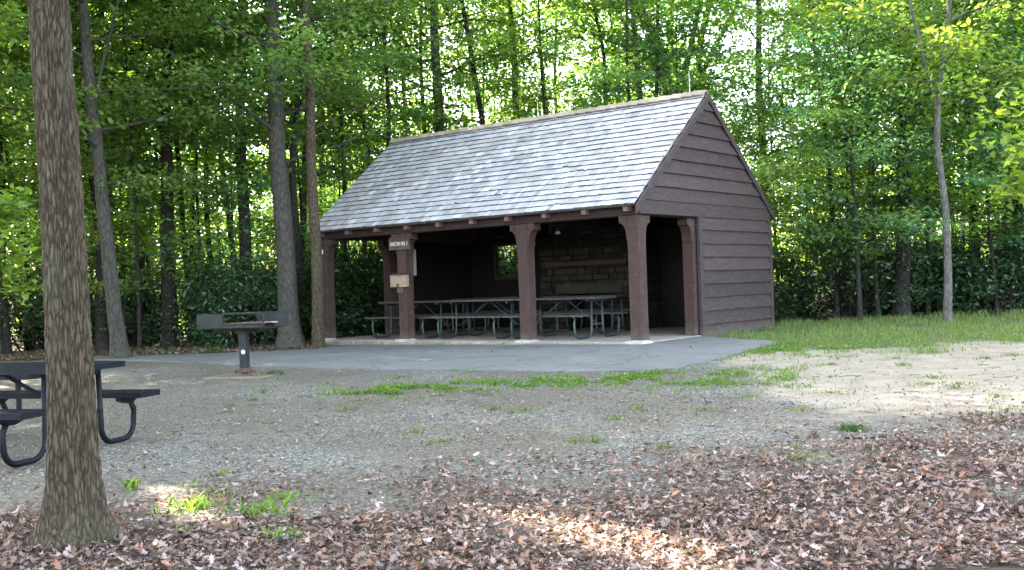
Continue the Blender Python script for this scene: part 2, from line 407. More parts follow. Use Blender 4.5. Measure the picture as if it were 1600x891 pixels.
# beams
mb = MB(); mb.box(-8.0, 0, .01, .22, HB, HB+.20, (.6, .6, .62)); mb.build('front_beam', M['brown'], S, bevel=.01)
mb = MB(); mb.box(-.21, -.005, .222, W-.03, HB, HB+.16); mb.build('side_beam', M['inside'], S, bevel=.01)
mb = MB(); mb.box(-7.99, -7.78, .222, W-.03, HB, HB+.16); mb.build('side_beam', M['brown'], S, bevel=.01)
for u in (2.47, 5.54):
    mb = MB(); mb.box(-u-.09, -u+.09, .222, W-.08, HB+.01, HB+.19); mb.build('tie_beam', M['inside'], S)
# rafters: tails show under the eave
th = math.atan(TAN)
for i in range(10):
    u = .17+i*.851
    mb = MB()
    for sgn in (0, 1):
        def P(v, z): return (v if sgn == 0 else W-v, z)
        a = [(-.12, rz(-.12)-.045-.105), (.30, rz(-.12)-.045-.105), (.30, rz(.30)-.16), (W/2-.01, rz(W/2)-.045-.115), (W/2-.01, rz(W/2)-.052), (-.12, rz(-.12)-.052)]
        mb.prism([P(*q) for q in a], lambda p_, q, t: (t, p_, q), -u-.045, -u+.045, (2.6, 2.7, 2.8))
    mb.build('rafter', M['brown'], S)
# roof deck + shingles
mb = MB()
for sgn in (0, 1):
    def P(v, z): return (v if sgn == 0 else W-v, z)
    a = [(-.145, rz(-.145)-.05), (W/2, rz(W/2)-.05), (W/2, rz(W/2)-.024), (-.145, rz(-.145)-.024)]
    mb.prism([P(*q) for q in a], lambda p_, q, t: (t, p_, q), -8.10, .0)
deck = mb.build('roof', M['inside'], S)
NC = 20; L_s = (W/2+.155)/math.cos(th); exp_ = L_s/NC
tang = np.array([math.cos(th), math.sin(th)]); nrm = np.array([-math.sin(th), math.cos(th)])
pal = [(.36, .36, .375), (.40, .40, .42), (.44, .445, .465), (.32, .315, .325), (.38, .37, .375), (.33, .30, .295), (.52, .525, .55), (.36, .34, .33), (.28, .255, .25)]
pw = [5, 6, 5, 4, 4, 2, 2, 2, .7]
for sgn in (0, 1):
    mb = MB()
    for c in range(NC):
        x = -8.135-random.random()*.1; wob = random.uniform(-.006, .006)
        while x < .012:
            w = random.uniform(.07, .19); x1 = min(x+w, .02); x0 = max(x, -8.13)
            if x1-x0 > .015:
                cc = random.choices(pal, pw)[0]; g_ = random.uniform(.85, 1.12); cc = tuple(min(.8, q*g_*1.12) for q in cc)
                s0 = c*exp_-.012+random.uniform(-.006, .006)+wob; s1 = min((c+1)*exp_+.06, L_s-.004); hh = .030+random.uniform(0, .012)
                if random.random() < .004: s0 += .03
                q = []
                for (s_, h) in ((s0, .002), (s1, .0), (s1, .006), (s0, hh)):
                    v_ = -.155+s_*tang[0]+nrm[0]*(h-.024); z_ = 2.31+s_*tang[1]+nrm[1]*(h-.024)
                    if sgn: v_ = W-v_
                    q.append((v_, z_))
                gap = random.choice([.002, .003, .005])
                xa, xb = x0+gap, x1-gap
                mb.hexa([(xa, *q[0]), (xb, *q[0]), (xb, *q[1]), (xa, *q[1]), (xa, *q[3]), (xb, *q[3]), (xb, *q[2]), (xa, *q[2])], cc)
                s0 -= .0015; q = []  # end-grain strip on the butt, coloured darker to paint in the course shadow line
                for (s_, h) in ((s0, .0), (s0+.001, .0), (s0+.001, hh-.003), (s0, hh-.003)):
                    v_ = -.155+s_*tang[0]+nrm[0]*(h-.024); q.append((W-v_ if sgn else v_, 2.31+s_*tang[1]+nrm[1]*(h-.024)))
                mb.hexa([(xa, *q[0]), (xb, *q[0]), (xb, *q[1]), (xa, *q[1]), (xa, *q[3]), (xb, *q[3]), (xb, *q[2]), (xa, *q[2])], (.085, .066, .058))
            x = x1
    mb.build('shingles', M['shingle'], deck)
# ridge cap pieces, overlapping towards the far end
mb = MB(); x = -8.14; k = 0
while x < .0:
    w = random.uniform(.235, .27) if -4.4 > x or x > -3.9 else .28
    if -4.5 < x < -4.1: w = .5
    x1 = min(x+w, .03)
    for sgn in (0, 1):
        q = []
        for (s_, h) in ((-.13, .02), (.015, .02), (.015, .045), (-.13, .042)):
            v_ = W/2+s_*tang[0]+nrm[0]*h; z_ = 4.455+s_*tang[1]+nrm[1]*h
            if sgn: v_ = W-v_
            q.append((v_, z_+(0.004 if sgn else 0)))
        g_ = random.uniform(.75, 1.15)
        t0, t1 = 0, .018
        mb.hexa([(x, q[0][0], q[0][1]+t1), (x1, q[0][0], q[0][1]), (x1, q[1][0], q[1][1]), (x, q[1][0], q[1][1]+t1), (x, q[3][0], q[3][1]+t1), (x1, q[3][0], q[3][1]), (x1, q[2][0], q[2][1]), (x, q[2][0], q[2][1]+t1)], (g_, g_, g_*.96))
    x = x1-.012
mb.build('ridge_cap', M['cap'], deck)
# eave drip edge strip
mb = MB(); mb.prism([(-.150, rz(-.15)-.048), (-.135, rz(-.135)-.048), (-.135, rz(-.135)-.026), (-.150, rz(-.15)-.026)], lambda p_, q, t: (t, p_, q), -8.12, .01); mb.build('eave_edge', M['iron'], deck)
# lightning rods
for u, h in ((.32, .40), (3.88, .33), (7.9, .2)):
    mb = MB(); mb.tube([(-u, W/2, 4.47), (-u, W/2, 4.50+h*.6), (-u-.004, W/2, 4.50+h)], [.009, .007, .004], 8); mb.box(-u-.03, -u+.03, W/2-.03, W/2+.03, 4.47, 4.50); mb.build('lightning_rod', M['rod'], deck)

# lap siding
def siding(xf, out, v0, v1, z0, z1, ex, fn, name, mat, seed=0, thick=.042):
    """boards on the plane x=xf; out=+1 or -1; fn(z)->(vmin,vmax) limits"""
    rr = random.Random(seed); m_ = MB(); z = z0; k = 0
    while z < z1-.02:
        zt = min(z+ex+.03, z1+.0); nseg = 14; g_ = rr.uniform(.82, 1.15)
        lo0, hi0 = fn(z); lo1, hi1 = fn(zt)
        lo0 = max(lo0, v0); hi0 = min(hi0, v1); lo1 = max(lo1, v0); hi1 = min(hi1, v1)
        if hi0-lo0 < .05: break
        if hi1 <= lo1: lo1 = hi1 = (lo1+hi1)/2
        ph = rr.uniform(0, 50)
        B = []; T = []
        for j in range(nseg+1):
            t = j/nseg; vb = lo0+(hi0-lo0)*t; vt = lo1+(hi1-lo1)*t
            wv = .007*noise.noise((vb*1.1+ph, k*3.1, seed))
            B.append((vb, z+wv)); T.append((vt, zt))
        vs = []; fs = []
        for (b_, t_) in zip(B, T):
            vs += [(xf+out*(thick+.022), b_[0], b_[1]), (xf+out*.022, b_[0], b_[1]+.002), (xf+out*.002, t_[0], t_[1]), (xf+out*(.002+thick*.35), t_[0], t_[1])]
        for j in range(nseg):
            a = j*4; b = a+4
            for p, q in ((0, 3), (1, 0), (3, 2), (2, 1)): fs.append((a+p, b+p, b+q, a+q))
        fs += [(0, 1, 2, 3), (nseg*4+3, nseg*4+2, nseg*4+1, nseg*4)]
        m_.add(vs, fs, (g_, g_, g_)); z += ex; k += 1
    return m_.build(name, mat, S)
full = lambda z: (-9, 99)
def gab(z):
    d = (z-2.31)/TAN-.155+.03; return (d, W-d)
for xf, out in ((.0, 1), (-8.0, -1)):
    siding(xf, out, WP+.02, W-.02, -.06, 2.15, .246, full, 'wall_siding', M['siding'], 3)
    siding(xf+out*.0, out, 0, W, 2.38, 4.46, .247, gab, 'gable_siding', M['siding'], 11)
    mb = MB(); e0 = (xf, xf+out*.045); mb.box(min(e0), max(e0), .0, W, 2.14, 2.40); mb.build('gable_board', M['siding'], S, bevel=.006)
    mb = MB(); e1 = (xf-out*.01, xf+out*.058); mb.box(min(e1), max(e1), WP-.10, WP+.03, -.02, 2.142); mb.build('corner_board', M['siding'], S, bevel=.006)
    mb = MB(); mb.box(min(e1), max(e1), W-.10, W+.035, -.15, 2.142); mb.build('corner_board', M['siding'], S, bevel=.006)
    for sgn in (0, 1):
        mb = MB()
        def P(v, z): return (v if sgn == 0 else W-v, z)
        a = [(-.16, rz(-.16)-.175), (W/2, rz(W/2)-.175), (W/2, rz(W/2)-.03), (-.16, rz(-.16)-.03)]
        e2 = (xf+out*.050, xf+out*.085) if out > 0 else (xf-.085-.02, xf-.05-.02)
        mb.prism([P(*q) for q in a], lambda p_, q, t: (t, p_, q), e2[0], e2[1]); mb.build('rake_board', M['siding'], S, bevel=.004)
    # inner lining
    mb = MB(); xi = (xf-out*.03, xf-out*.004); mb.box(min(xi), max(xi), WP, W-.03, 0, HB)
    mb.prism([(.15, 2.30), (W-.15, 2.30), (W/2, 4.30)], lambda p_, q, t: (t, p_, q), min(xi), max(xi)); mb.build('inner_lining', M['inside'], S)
# back wall with a window opening
WU0, WU1, WZ0, WZ1 = 6.42, 7.14, 1.22, 1.98
mb = MB()
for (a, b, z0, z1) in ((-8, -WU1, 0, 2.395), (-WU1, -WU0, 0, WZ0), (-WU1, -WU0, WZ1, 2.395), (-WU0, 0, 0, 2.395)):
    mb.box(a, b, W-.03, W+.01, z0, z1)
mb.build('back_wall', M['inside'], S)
mb = MB(); z = 0
while z < 2.1:
    for (a, b) in ((-8, -WU1), (-WU1, -WU0), (-WU0, 0)):
        if (a, b) == (-WU1, -WU0) and z+.2 > WZ0 and z < WZ1: continue
        mb.hexa([(a, W+.012, z), (b, W+.012, z), (b, W+.055, z), (a, W+.055, z), (a, W+.012, z+.245), (b, W+.012, z+.245), (b, W+.02, z+.245), (a, W+.02, z+.245)])
    z += .245
mb.build('back_siding', M['siding'], S)
fr = MB()
for a, b, z0, z1 in ((-WU1-.06, -WU1+.005, WZ0-.06, WZ1+.06), (-WU0-.005, -WU0+.06, WZ0-.06, WZ1+.06), (-WU1+.005, -WU0-.005, WZ0-.06, WZ0+.005), (-WU1+.005, -WU0-.005, WZ1-.005, WZ1+.06)):
    fr.box(a, b, W-.07, W-.0302, z0, z1)
fr.build('window_frame', M['brown'], S)
# fireplace of laid stones on the back wall
fp = empty('fireplace'); fp.parent = S
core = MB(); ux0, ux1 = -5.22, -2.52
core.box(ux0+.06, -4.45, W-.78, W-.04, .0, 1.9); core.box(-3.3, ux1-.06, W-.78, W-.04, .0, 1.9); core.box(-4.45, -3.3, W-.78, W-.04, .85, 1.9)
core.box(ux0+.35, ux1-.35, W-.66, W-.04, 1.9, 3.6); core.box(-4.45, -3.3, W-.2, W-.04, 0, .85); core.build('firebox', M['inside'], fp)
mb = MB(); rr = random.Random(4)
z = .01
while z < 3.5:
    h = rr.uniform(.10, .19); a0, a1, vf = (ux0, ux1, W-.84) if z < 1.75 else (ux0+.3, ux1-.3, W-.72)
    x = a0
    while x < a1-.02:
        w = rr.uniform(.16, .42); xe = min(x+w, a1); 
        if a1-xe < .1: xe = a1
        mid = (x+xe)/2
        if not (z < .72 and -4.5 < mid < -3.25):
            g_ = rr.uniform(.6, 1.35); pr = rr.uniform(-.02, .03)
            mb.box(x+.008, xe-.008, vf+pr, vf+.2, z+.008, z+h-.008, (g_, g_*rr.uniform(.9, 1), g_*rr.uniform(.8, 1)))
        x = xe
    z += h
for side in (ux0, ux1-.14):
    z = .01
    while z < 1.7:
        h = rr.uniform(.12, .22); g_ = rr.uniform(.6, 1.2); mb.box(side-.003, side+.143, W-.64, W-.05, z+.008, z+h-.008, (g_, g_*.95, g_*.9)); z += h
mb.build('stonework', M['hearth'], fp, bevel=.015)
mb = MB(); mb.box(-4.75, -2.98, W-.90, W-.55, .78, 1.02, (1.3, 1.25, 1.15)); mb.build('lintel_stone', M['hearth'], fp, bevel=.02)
mb = MB(); mb.box(-4.95, -2.8, W-.98, W-.6, 1.40, 1.50); mb.build('mantel_shelf', M['brown'], fp, bevel=.01)
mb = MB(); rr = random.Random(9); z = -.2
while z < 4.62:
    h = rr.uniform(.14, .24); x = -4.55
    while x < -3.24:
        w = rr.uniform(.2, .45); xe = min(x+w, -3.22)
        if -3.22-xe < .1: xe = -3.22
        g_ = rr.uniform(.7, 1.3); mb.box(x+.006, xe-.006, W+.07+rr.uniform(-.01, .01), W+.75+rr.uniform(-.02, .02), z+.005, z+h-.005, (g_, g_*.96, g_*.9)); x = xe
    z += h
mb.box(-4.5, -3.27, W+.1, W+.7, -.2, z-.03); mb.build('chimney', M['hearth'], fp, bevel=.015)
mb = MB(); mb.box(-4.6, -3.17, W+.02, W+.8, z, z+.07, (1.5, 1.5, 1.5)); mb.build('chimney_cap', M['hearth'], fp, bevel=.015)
# bench along the right wall inside
mb = MB(); mb.box(-.46, -.05, 2.35, 4.4, .43, .48, (2.0, 1.9, 1.8)); mb.prism([(-.42, .43), (-.05, .43), (-.05, .12)], lambda p_, q, t: (p_, t, q), 2.5, 2.56, (1.6, 1.5, 1.4)); mb.prism([(-.42, .43), (-.05, .43), (-.05, .12)], lambda p_, q, t: (p_, t, q), 4.1, 4.16); mb.build('wall_bench', M['brown'], S, bevel=.004)

def sh_thing(name, x, y, z, label, cat, group=None):
    X, Y = shw(x, y); o = empty(name, (X, Y, FLOOR+z), -YAW); return tag(o, label, cat, group)
# signs on the second post
t = sh_thing('shelter_sign', -5.545, -.008, 1.80, 'brown wooden sign reading SHELTER NO. 1 under the eave', 'sign')
mb = MB(); mb.box(-.285, .285, -.035, 0, 0, .25); mb.build('sign_board', M['brown'], t, bevel=.004)
tc = bpy.data.curves.new('lettering', 'FONT'); tc.body = 'SHELTER NO. 1'; tc.size = .106; tc.align_x = 'CENTER'; tc.align_y = 'CENTER'; tc.extrude = .003; tc.offset = .0; tc.space_character = 1.05
tmp = bpy.data.objects.new('lettering', tc); col.objects.link(tmp); bpy.context.view_layer.update()
me = bpy.data.meshes.new_from_object(tmp.evaluated_get(bpy.context.evaluated_depsgraph_get())); bpy.data.objects.remove(tmp)
xs_ = [v.co.x for v in me.vertices]; kx = .47/(max(xs_)-min(xs_))
for v in me.vertices: v.co.x *= kx
me.materials.clear(); me.materials.append(M['cream']); o = bpy.data.objects.new('lettering', me); link(o, t); o.location = (0, -.0385, .115); o.rotation_euler = (R(90), 0, 0)
t = sh_thing('notice_box', -5.545, -.008, 1.06, 'weathered tan wooden box with rusty latch on the second post', 'box')
mb = MB(); mb.box(-.215, .215, -.10, 0, 0, .235); mb.build('box_body', M['tan'], t, bevel=.006)
mb = MB(); mb.hexa([(-.225, -.115, .238), (.225, -.115, .238), (.225, 0, .262), (-.225, 0, .262), (-.225, -.115, .252), (.225, -.115, .252), (.225, 0, .276), (-.225, 0, .276)]); mb.build('box_lid', M['brown'], t)
mb = MB(); mb.box(-.03, .03, -.116, -.1002, .0, .065); mb.tube([(0, -.125, .02), (0, -.112, .02)], .016, 10); mb.build('latch', M['rust'], t)
mb = MB(); mb.box(-.075, .075, -.05, 0, -.12, -.004); mb.build('support_block', M['brown'], t)
t = sh_thing('electric_box', -7.885, -.004, 1.82, 'small pale electric box screwed high on the leftmost post', 'box')
mb = MB(); mb.box(-.045, .045, -.06, 0, 0, .09); mb.build('cover', M['white'], t, bevel=.004)
mb = MB(); mb.box(-.05, .05, -.068, 0, .0905, .10); mb.build('hood', M['rust'], t)
t = sh_thing('hanging_board', -5.50, .25, 1.28, 'narrow pale board hanging behind the post that carries the sign', 'board')
mb = MB(); mb.box(-.06, .115, 0, .02, 0, .52); mb.build('panel', M['dull'], t)
mb = MB(); mb.box(.06, .075, .004, .012, .52, .84); mb.build('hanging_strap', M['rust'], t)
t = sh_thing('ceiling_lamp', -3.05, 1.9, 2.02, 'small bare lamp hanging under the shelter ceiling', 'lamp')
mb = MB(); mb.tube([(0, 0, .045), (0, 0, .13)], .03, 12); mb.build('socket', M['iron'], t)
mb = MB(); mb.tube([(0, 0, -.02), (0, 0, -.01), (0, 0, .02), (0, 0, .045)], [.01, .05, .05, .03], 14); mb.build('bulb', M['white'], t, smooth=True)

# ------------------------------------------------------------------ picnic tables
def arc(c, a, b, r, t0, t1, n=7):
    """points on an arc in the plane spanned by unit a,b about c"""
    return [tuple(c[i]+r*(a[i]*math.cos(t0+(t1-t0)*k/n)+b[i]*math.sin(t0+(t1-t0)*k/n)) for i in range(3)) for k in range(n+1)]
def half_frame(x, s, yo, yi, ztop, zb, r, bulge=.0):
    """one bent tube: bench support, foot, inner leg (side s)"""
    R_ = .15; P = [(x, s*(yo-.03), zb)]
    P += [(x, s*(yo+.01+bulge), zb-.12)]
    c = (x, s*(yo+bulge-R_), r+R_+.003)
    P += arc(c, (0, s, 0), (0, 0, -1), R_, 0, math.pi/2, 7)
    c = (x, s*(yi+.02+R_), r+R_+.003)
    P += arc(c, (0, s, 0), (0, 0, -1), R_, math.pi/2, math.pi, 7)
    P += [(x, s*yi, ztop)]; return P
def make_pipe_table(name, label, group=None):
    t = empty(name); tag(t, label, 'picnic table', group)
    HL = .915
    mb = MB()
    for k in range(3): mb.box(-HL, HL, -.355+k*.24, -.355+k*.24+.23, .72, .758, (1-.1*k,)*3)
    mb.build('tabletop', M['tabletop'], t, bevel=.005)
    for s in (-1, 1):
        mb = MB(); mb.box(-HL, HL, min(s*.52, s*.76), max(s*.52, s*.76), .415, .452); mb.build('bench', M['tabletop'], t, bevel=.005)
    for sx in (-1, 1):
        x = sx*(HL-.20)
        for s in (-1, 1):
            mb = MB(); mb.tube(half_frame(x, s, .72, .165, .69, .41, .022), .022, 10); mb.build('leg', M['pipe'], t, smooth=True)
        mb = MB(); mb.box(x-.02, x+.02, -.33, .33, .68, .719); mb.build('top_bracket', M['pipe'], t); MB().tube([(x, -.17, .26), (x, .17, .26)], .018, 8).build('crossbar', M['pipe'], t); MB().box(x-.02, x+.02, .50, .75, .395, .4148).build('bench_bracket', M['pipe'], t); MB().box(x-.02, x+.02, -.75, -.50, .395, .4148).build('bench_bracket', M['pipe'], t)
        mb = MB(); mb.tube([(sx*.05, 0, .705), (x-sx*.0, 0, .27)], .014, 8); mb.build('brace', M['pipe'], t)
    return t
def copy_tree(o, parent=None):
    c = o.copy(); col.objects.link(c)
    if parent: c.parent = parent
    for ch in o.children: copy_tree(ch, c)
    return c
G1 = 'picnic tables lined up under the shelter roof'
pt = make_pipe_table('picnic_table', 'pipe-legged picnic table nearest the right front post, rightmost of the front row', G1)
specs = [(-(1.39+.915), 1.03, 0, None),
         (-(3.25+.915), 1.03, 0, 'pipe-legged picnic table in the middle of the front row under the shelter'),
         (-(5.11+.915), 1.04, 0, 'pipe-legged picnic table at the left end of the front row, by the left post'),
         (-5.75, 3.05, .02, 'dim picnic table in the rear row, behind the second post'),
         (-3.1, 2.95, -.03, 'dim picnic table in the rear row, in front of the stone fireplace')]
for i, (x, y, r_, lb) in enumerate(specs):
    o = pt if i == 0 else copy_tree(pt)
    X, Y = shw(x, y); o.location = (X, Y, FLOOR); o.rotation_euler = (0, 0, -YAW+r_)
    if lb: o['label'] = lb

def mesh_top(mb, x0, x1, y0, y1, z, pitch=.032, w=.013):
    x = x0+.02
    while x < x1-.02:
        mb.box(x, x+w, y0+.01, y1-.01, z-.006, z-.001); x += pitch
    y = y0+.02
    while y < y1-.02:
        mb.box(x0+.01, x1-.01, y, y+w, z-.0075, z-.0025); y += pitch
    # rolled rim
    for a in ((x0, x1, y0, y0+.02), (x0, x1, y1-.02, y1), (x0, x0+.02, y0+.02, y1-.02), (x1-.02, x1, y0+.02, y1-.02)):
        mb.box(*a, z-.05, z)
def make_navy_table(label):
    t = empty('picnic_table'); tag(t, label, 'picnic table')
    HL = .95
    mb = MB(); mesh_top(mb, -HL, HL, -.40, .40, .76); mb.box(-HL+.2, HL-.2, -.03, .03, .70, .735); mb.build('tabletop', M['navy'], t)
    for s in (-1, 1):
        mb = MB(); y0, y1 = sorted((s*.60, s*.91)); mesh_top(mb, -HL, HL, y0, y1, .455); mb.build('bench', M['navy'], t)
    for sx in (-1, 1):
        x = sx*(HL-.24)
        for s in (-1, 1):
            mb = MB(); mb.tube(half_frame(x, s, .80, .34, .70, .40, .025, .03), .0255, 12); mb.build('leg', M['navy'], t, smooth=True)
            b = MB(); ya, yb = sorted((s*.62, s*.89)); b.prism([(ya, .405), (yb, .405), (yb-.04*(s > 0), .375), (yb-.10, .345), (ya+.10, .345), (ya+.04*(s < 0), .375)], lambda p_, q, t_: (t_, p_, q), x-.03, x+.03); b.build('bench_bracket', M['navy'], t)
        mb = MB(); mb.prism([(-.38, .708), (.38, .708), (.30, .65), (-.30, .65)], lambda p_, q, t_: (t_, p_, q), x-.03, x+.03); mb.build('top_bracket', M['navy'], t); MB().tube([(x, -.35, .33), (x, .35, .33)], .02, 10).build('crossbar', M['navy'], t)
        mb = MB(); mb.tube([(0, 0, .69), (x, 0, .34)], .018, 10); mb.build('brace', M['navy'], t)
    return t
nt = make_navy_table('navy coated metal mesh picnic table behind the foreground trunk')
dw = np.array([.264, .965]); dw /= np.hypot(*dw); dl = np.array([dw[1], -dw[0]])     # width and length axes
endm = (np.array([-3.80, 8.01])+np.array([-3.28, 9.9]))/2
c_ = endm-dl*.95
nt.location = (c_[0], c_[1], EYE-1.305); nt.rotation_euler = (0, 0, math.atan2(dl[1], dl[0]))
t = empty('bench', (-6.0, 11.6, float(G(-6.0, 11.6))), -.25); tag(t, 'low dark metal bench at the left edge, behind the picnic table', 'bench')
mb = MB(); mesh_top(mb, -.9, .9, -.15, .15, .455); mb.build('seat', M['navy'], t)
for sx in (-1, 1):
    mb = MB(); mb.tube([(sx*.65, 0, .41), (sx*.65, 0, 0)], .03, 10); mb.build('leg', M['navy'], t)

# ------------------------------------------------------------------ pedestal grill
gx, gy = gp(383, 588); gz = float(G(gx, gy))
g = empty('barbecue_grill', (gx, gy, gz), R(-16)); tag(g, 'sooty iron pedestal grill with open firebox on a concrete pad', 'grill')
mb = MB(); mb.box(-.52, .42, -.30, .36, -.1, .022, (.62, .58, .52)); mb.build('pad', M['concrete'], g, bevel=.02)
mb = MB(); mb.box(-.055, .055, -.055, .055, .09, .70); mb.build('post', M['iron'], g, bevel=.006)
mb = MB(); mb.box(-.035, .035, -.035, .035, .035, .10); mb.hexa([(-.085, -.085, .075), (.085, -.085, .075), (.085, .085, .075), (-.085, .085, .075), (-.057, -.057, .13), (.057, -.057, .13), (.057, .057, .13), (-.057, .057, .13)])
mb.box(-.15, .15, -.012, .012, .062, .0745)
for sx in (-1, 1): mb.tube([(sx*.14, 0, .05), (sx*.14, 0, .10)], .016, 8)
mb.build('base_plate', M['rust'], g)
mb = MB(); mb.tube([(0, 0, 0), (0, -.004, 0)], .032, 20); o = mb.build('sticker', M['cream'], g); o.location = (.015, -.0565, .36)
HX, HY, Z0, Z1 = .53, .36, .70, .905
fbx = MB()
fbx.hexa([(-.30, -.12, .665), (.30, -.12, .665), (.30, .12, .665), (-.30, .12, .665), (-HX, -HY, Z0+.015), (HX, -HY, Z0+.015), (HX, HY, Z0+.015), (-HX, HY, Z0+.015)])
fbx.box(-.09, .09, -.09, .09, .63, .668)
fbx.box(.02, HX, HY-.012, HY, Z0+.016, Z1)                 # back right
fbx.box(-HX, .018, HY-.012, HY, Z0+.016, Z0+.05)          # low back lip
fbx.box(-HX, -HX+.012, -HY, HY-.013, Z0+.016, Z1)          # left side
fbx.box(HX-.012, HX, -HY+.30, HY-.013, Z0+.016, Z1)             # right side, rear half
fbx.box(-HX+.013, -.12, -HY, -HY+.012, Z0+.016, Z1)         # front left wall
fbx.box(-.118, HX-.013, -HY, -HY+.012, Z0+.016, Z0+.055)      # low front lip
fbx.build('firebox', M['iron'], g)
mb = MB(); mb.tube([(-HX, -HY+.006, Z1+.006), (HX-.005, -HY+.006, Z1+.006), (HX-.005, HY-.006, Z1+.006), (-HX+.006, HY-.006, Z1+.006)], .009, 8); mb.tube([(HX-.006, -HY+.006, Z0+.03), (HX-.006, -HY+.006, Z1+.005)], .008, 8)
mb.tube([(-.30, -HY+.006, Z1), (-.30, HY-.006, Z1)], .008, 8); mb.build('rim', M['iron'], g)
mb = MB()
for k in range(26): x = -.10+k*.0235; mb.tube([(x, -HY+.02, Z0+.075), (x, HY-.02, Z0+.075)], .005, 6)
mb.tube([(-.12, -HY+.03, Z0+.07), (.52, -HY+.03, Z0+.07)], .006, 6); mb.tube([(-.12, HY-.03, Z0+.07), (.52, HY-.03, Z0+.07)], .006, 6)
gr = mb.build('grate', M['rust'], g)
mb = MB(); mb.tube([(.50, -HY+.08, Z0+.085), (.70, -HY+.06, Z0+.085)], .007, 8); mb.tube([(.62, -HY+.07, Z0+.085), (.71, -HY+.06, Z0+.085)], .012, 8); mb.build('handle', M['rod'], g)

# ------------------------------------------------------------------ vegetation generators
SUN_AZ = math.atan2(.62, -.78); SUN_EL = R(38)
sun_dir = np.array([math.cos(SUN_AZ)*math.cos(SUN_EL), math.sin(SUN_AZ)*math.cos(SUN_EL), math.sin(SUN_EL)])
GAPS = []
def gap(px, py, r):
    x, y = gp(px, py); GAPS.append((np.array([x, y, float(G(x, y))]), r))
for q in ((735, 795, .11), (765, 803, .13), (800, 800, .10), (840, 806, .15), (868, 822, .16), (905, 822, .10), (925, 845, .17), (960, 838, .12), (1000, 858, .20), (1045, 868, .19), (1080, 884, .17), (690, 785, .07), (880, 800, .06), (1010, 835, .06), (1130, 870, .06), (300, 785, .16), (262, 768, .15), (285, 802, .13), (315, 812, .09), (215, 880, .10), (180, 868, .07), (40, 745, .10), (425, 571, .2), (360, 568, .12), (610, 561, .18), (670, 563, .12), (20, 560, .4), (205, 700, .07)): gap(*q)
def cull(P):
    """keep points that do not stand in a canopy gap the sun shines through"""
    k = np.ones(len(P), bool)
    lx, ly = shl(P[:, 0], P[:, 1]); k &= ~((lx > -8.7) & (lx < .5) & (ly > -1.5) & (ly < 5.8) & (P[:, 2] < 5.6))
    for p0, r in GAPS:
        d = P-p0; t = d@sun_dir; q = d-t[:, None]*sun_dir; k &= ~((t > 2.5) & (np.einsum('ij,ij->i', q, q) < (r+.05)**2))
    return k

def leaves_at(P, N, D, L, rg, col_, jit=.18, shape=.30):
    """rhombic folded leaves: P base, N normals, D directions (k,3), L lengths (k)"""
    N = N/np.linalg.norm(N, axis=1, keepdims=True); D = D-N*np.einsum('ij,ij->i', D, N)[:, None]; D /= np.linalg.norm(D, axis=1, keepdims=True)+1e-9
    Sd = np.cross(N, D); L = L[:, None]
    V = np.stack([P, P+D*L*.42+Sd*L*shape+N*L*.10, P+D*L-N*L*.10, P+D*L*.42-Sd*L*shape+N*L*.10], 1)
    c = np.array(col_)[None, :]*(1+jit*rg.normal(size=(len(P), 1)))*(1+.10*rg.normal(size=(len(P), 3))*np.array([1, .3, .6]))
    return V, np.clip(c, .004, .8)
def spray_leaves(C, Rr, n, L, rg, col_, thick=.16, tilt=.45, shape=.30):
    """flat layered sprays around centres C with radii Rr"""
    k = len(C); m = k*n; ci = np.repeat(np.arange(k), n)
    a = rg.uniform(0, 2*np.pi, m); r = np.sqrt(rg.uniform(0, 1, m))*Rr[ci]
    P = C[ci]+np.stack([r*np.cos(a), r*np.sin(a), rg.normal(0, thick, m)*Rr[ci]-.12*r*r/np.maximum(Rr[ci], .1)], 1)
    base = rg.normal(0, .28, (k, 3)); base[:, 2] = 1
    N = base[ci]+rg.normal(0, tilt, (m, 3)); D = np.stack([np.cos(a), np.sin(a), rg.normal(-.15, .3, m)], 1)+rg.normal(0, .5, (m, 3))
    cj = (1+.22*rg.normal(size=(k, 1)))[ci]
    V, c = leaves_at(P, N, D, L*rg.uniform(.65, 1.25, m), rg, col_, shape=shape)
    return V, np.clip(c*cj, .004, .8)

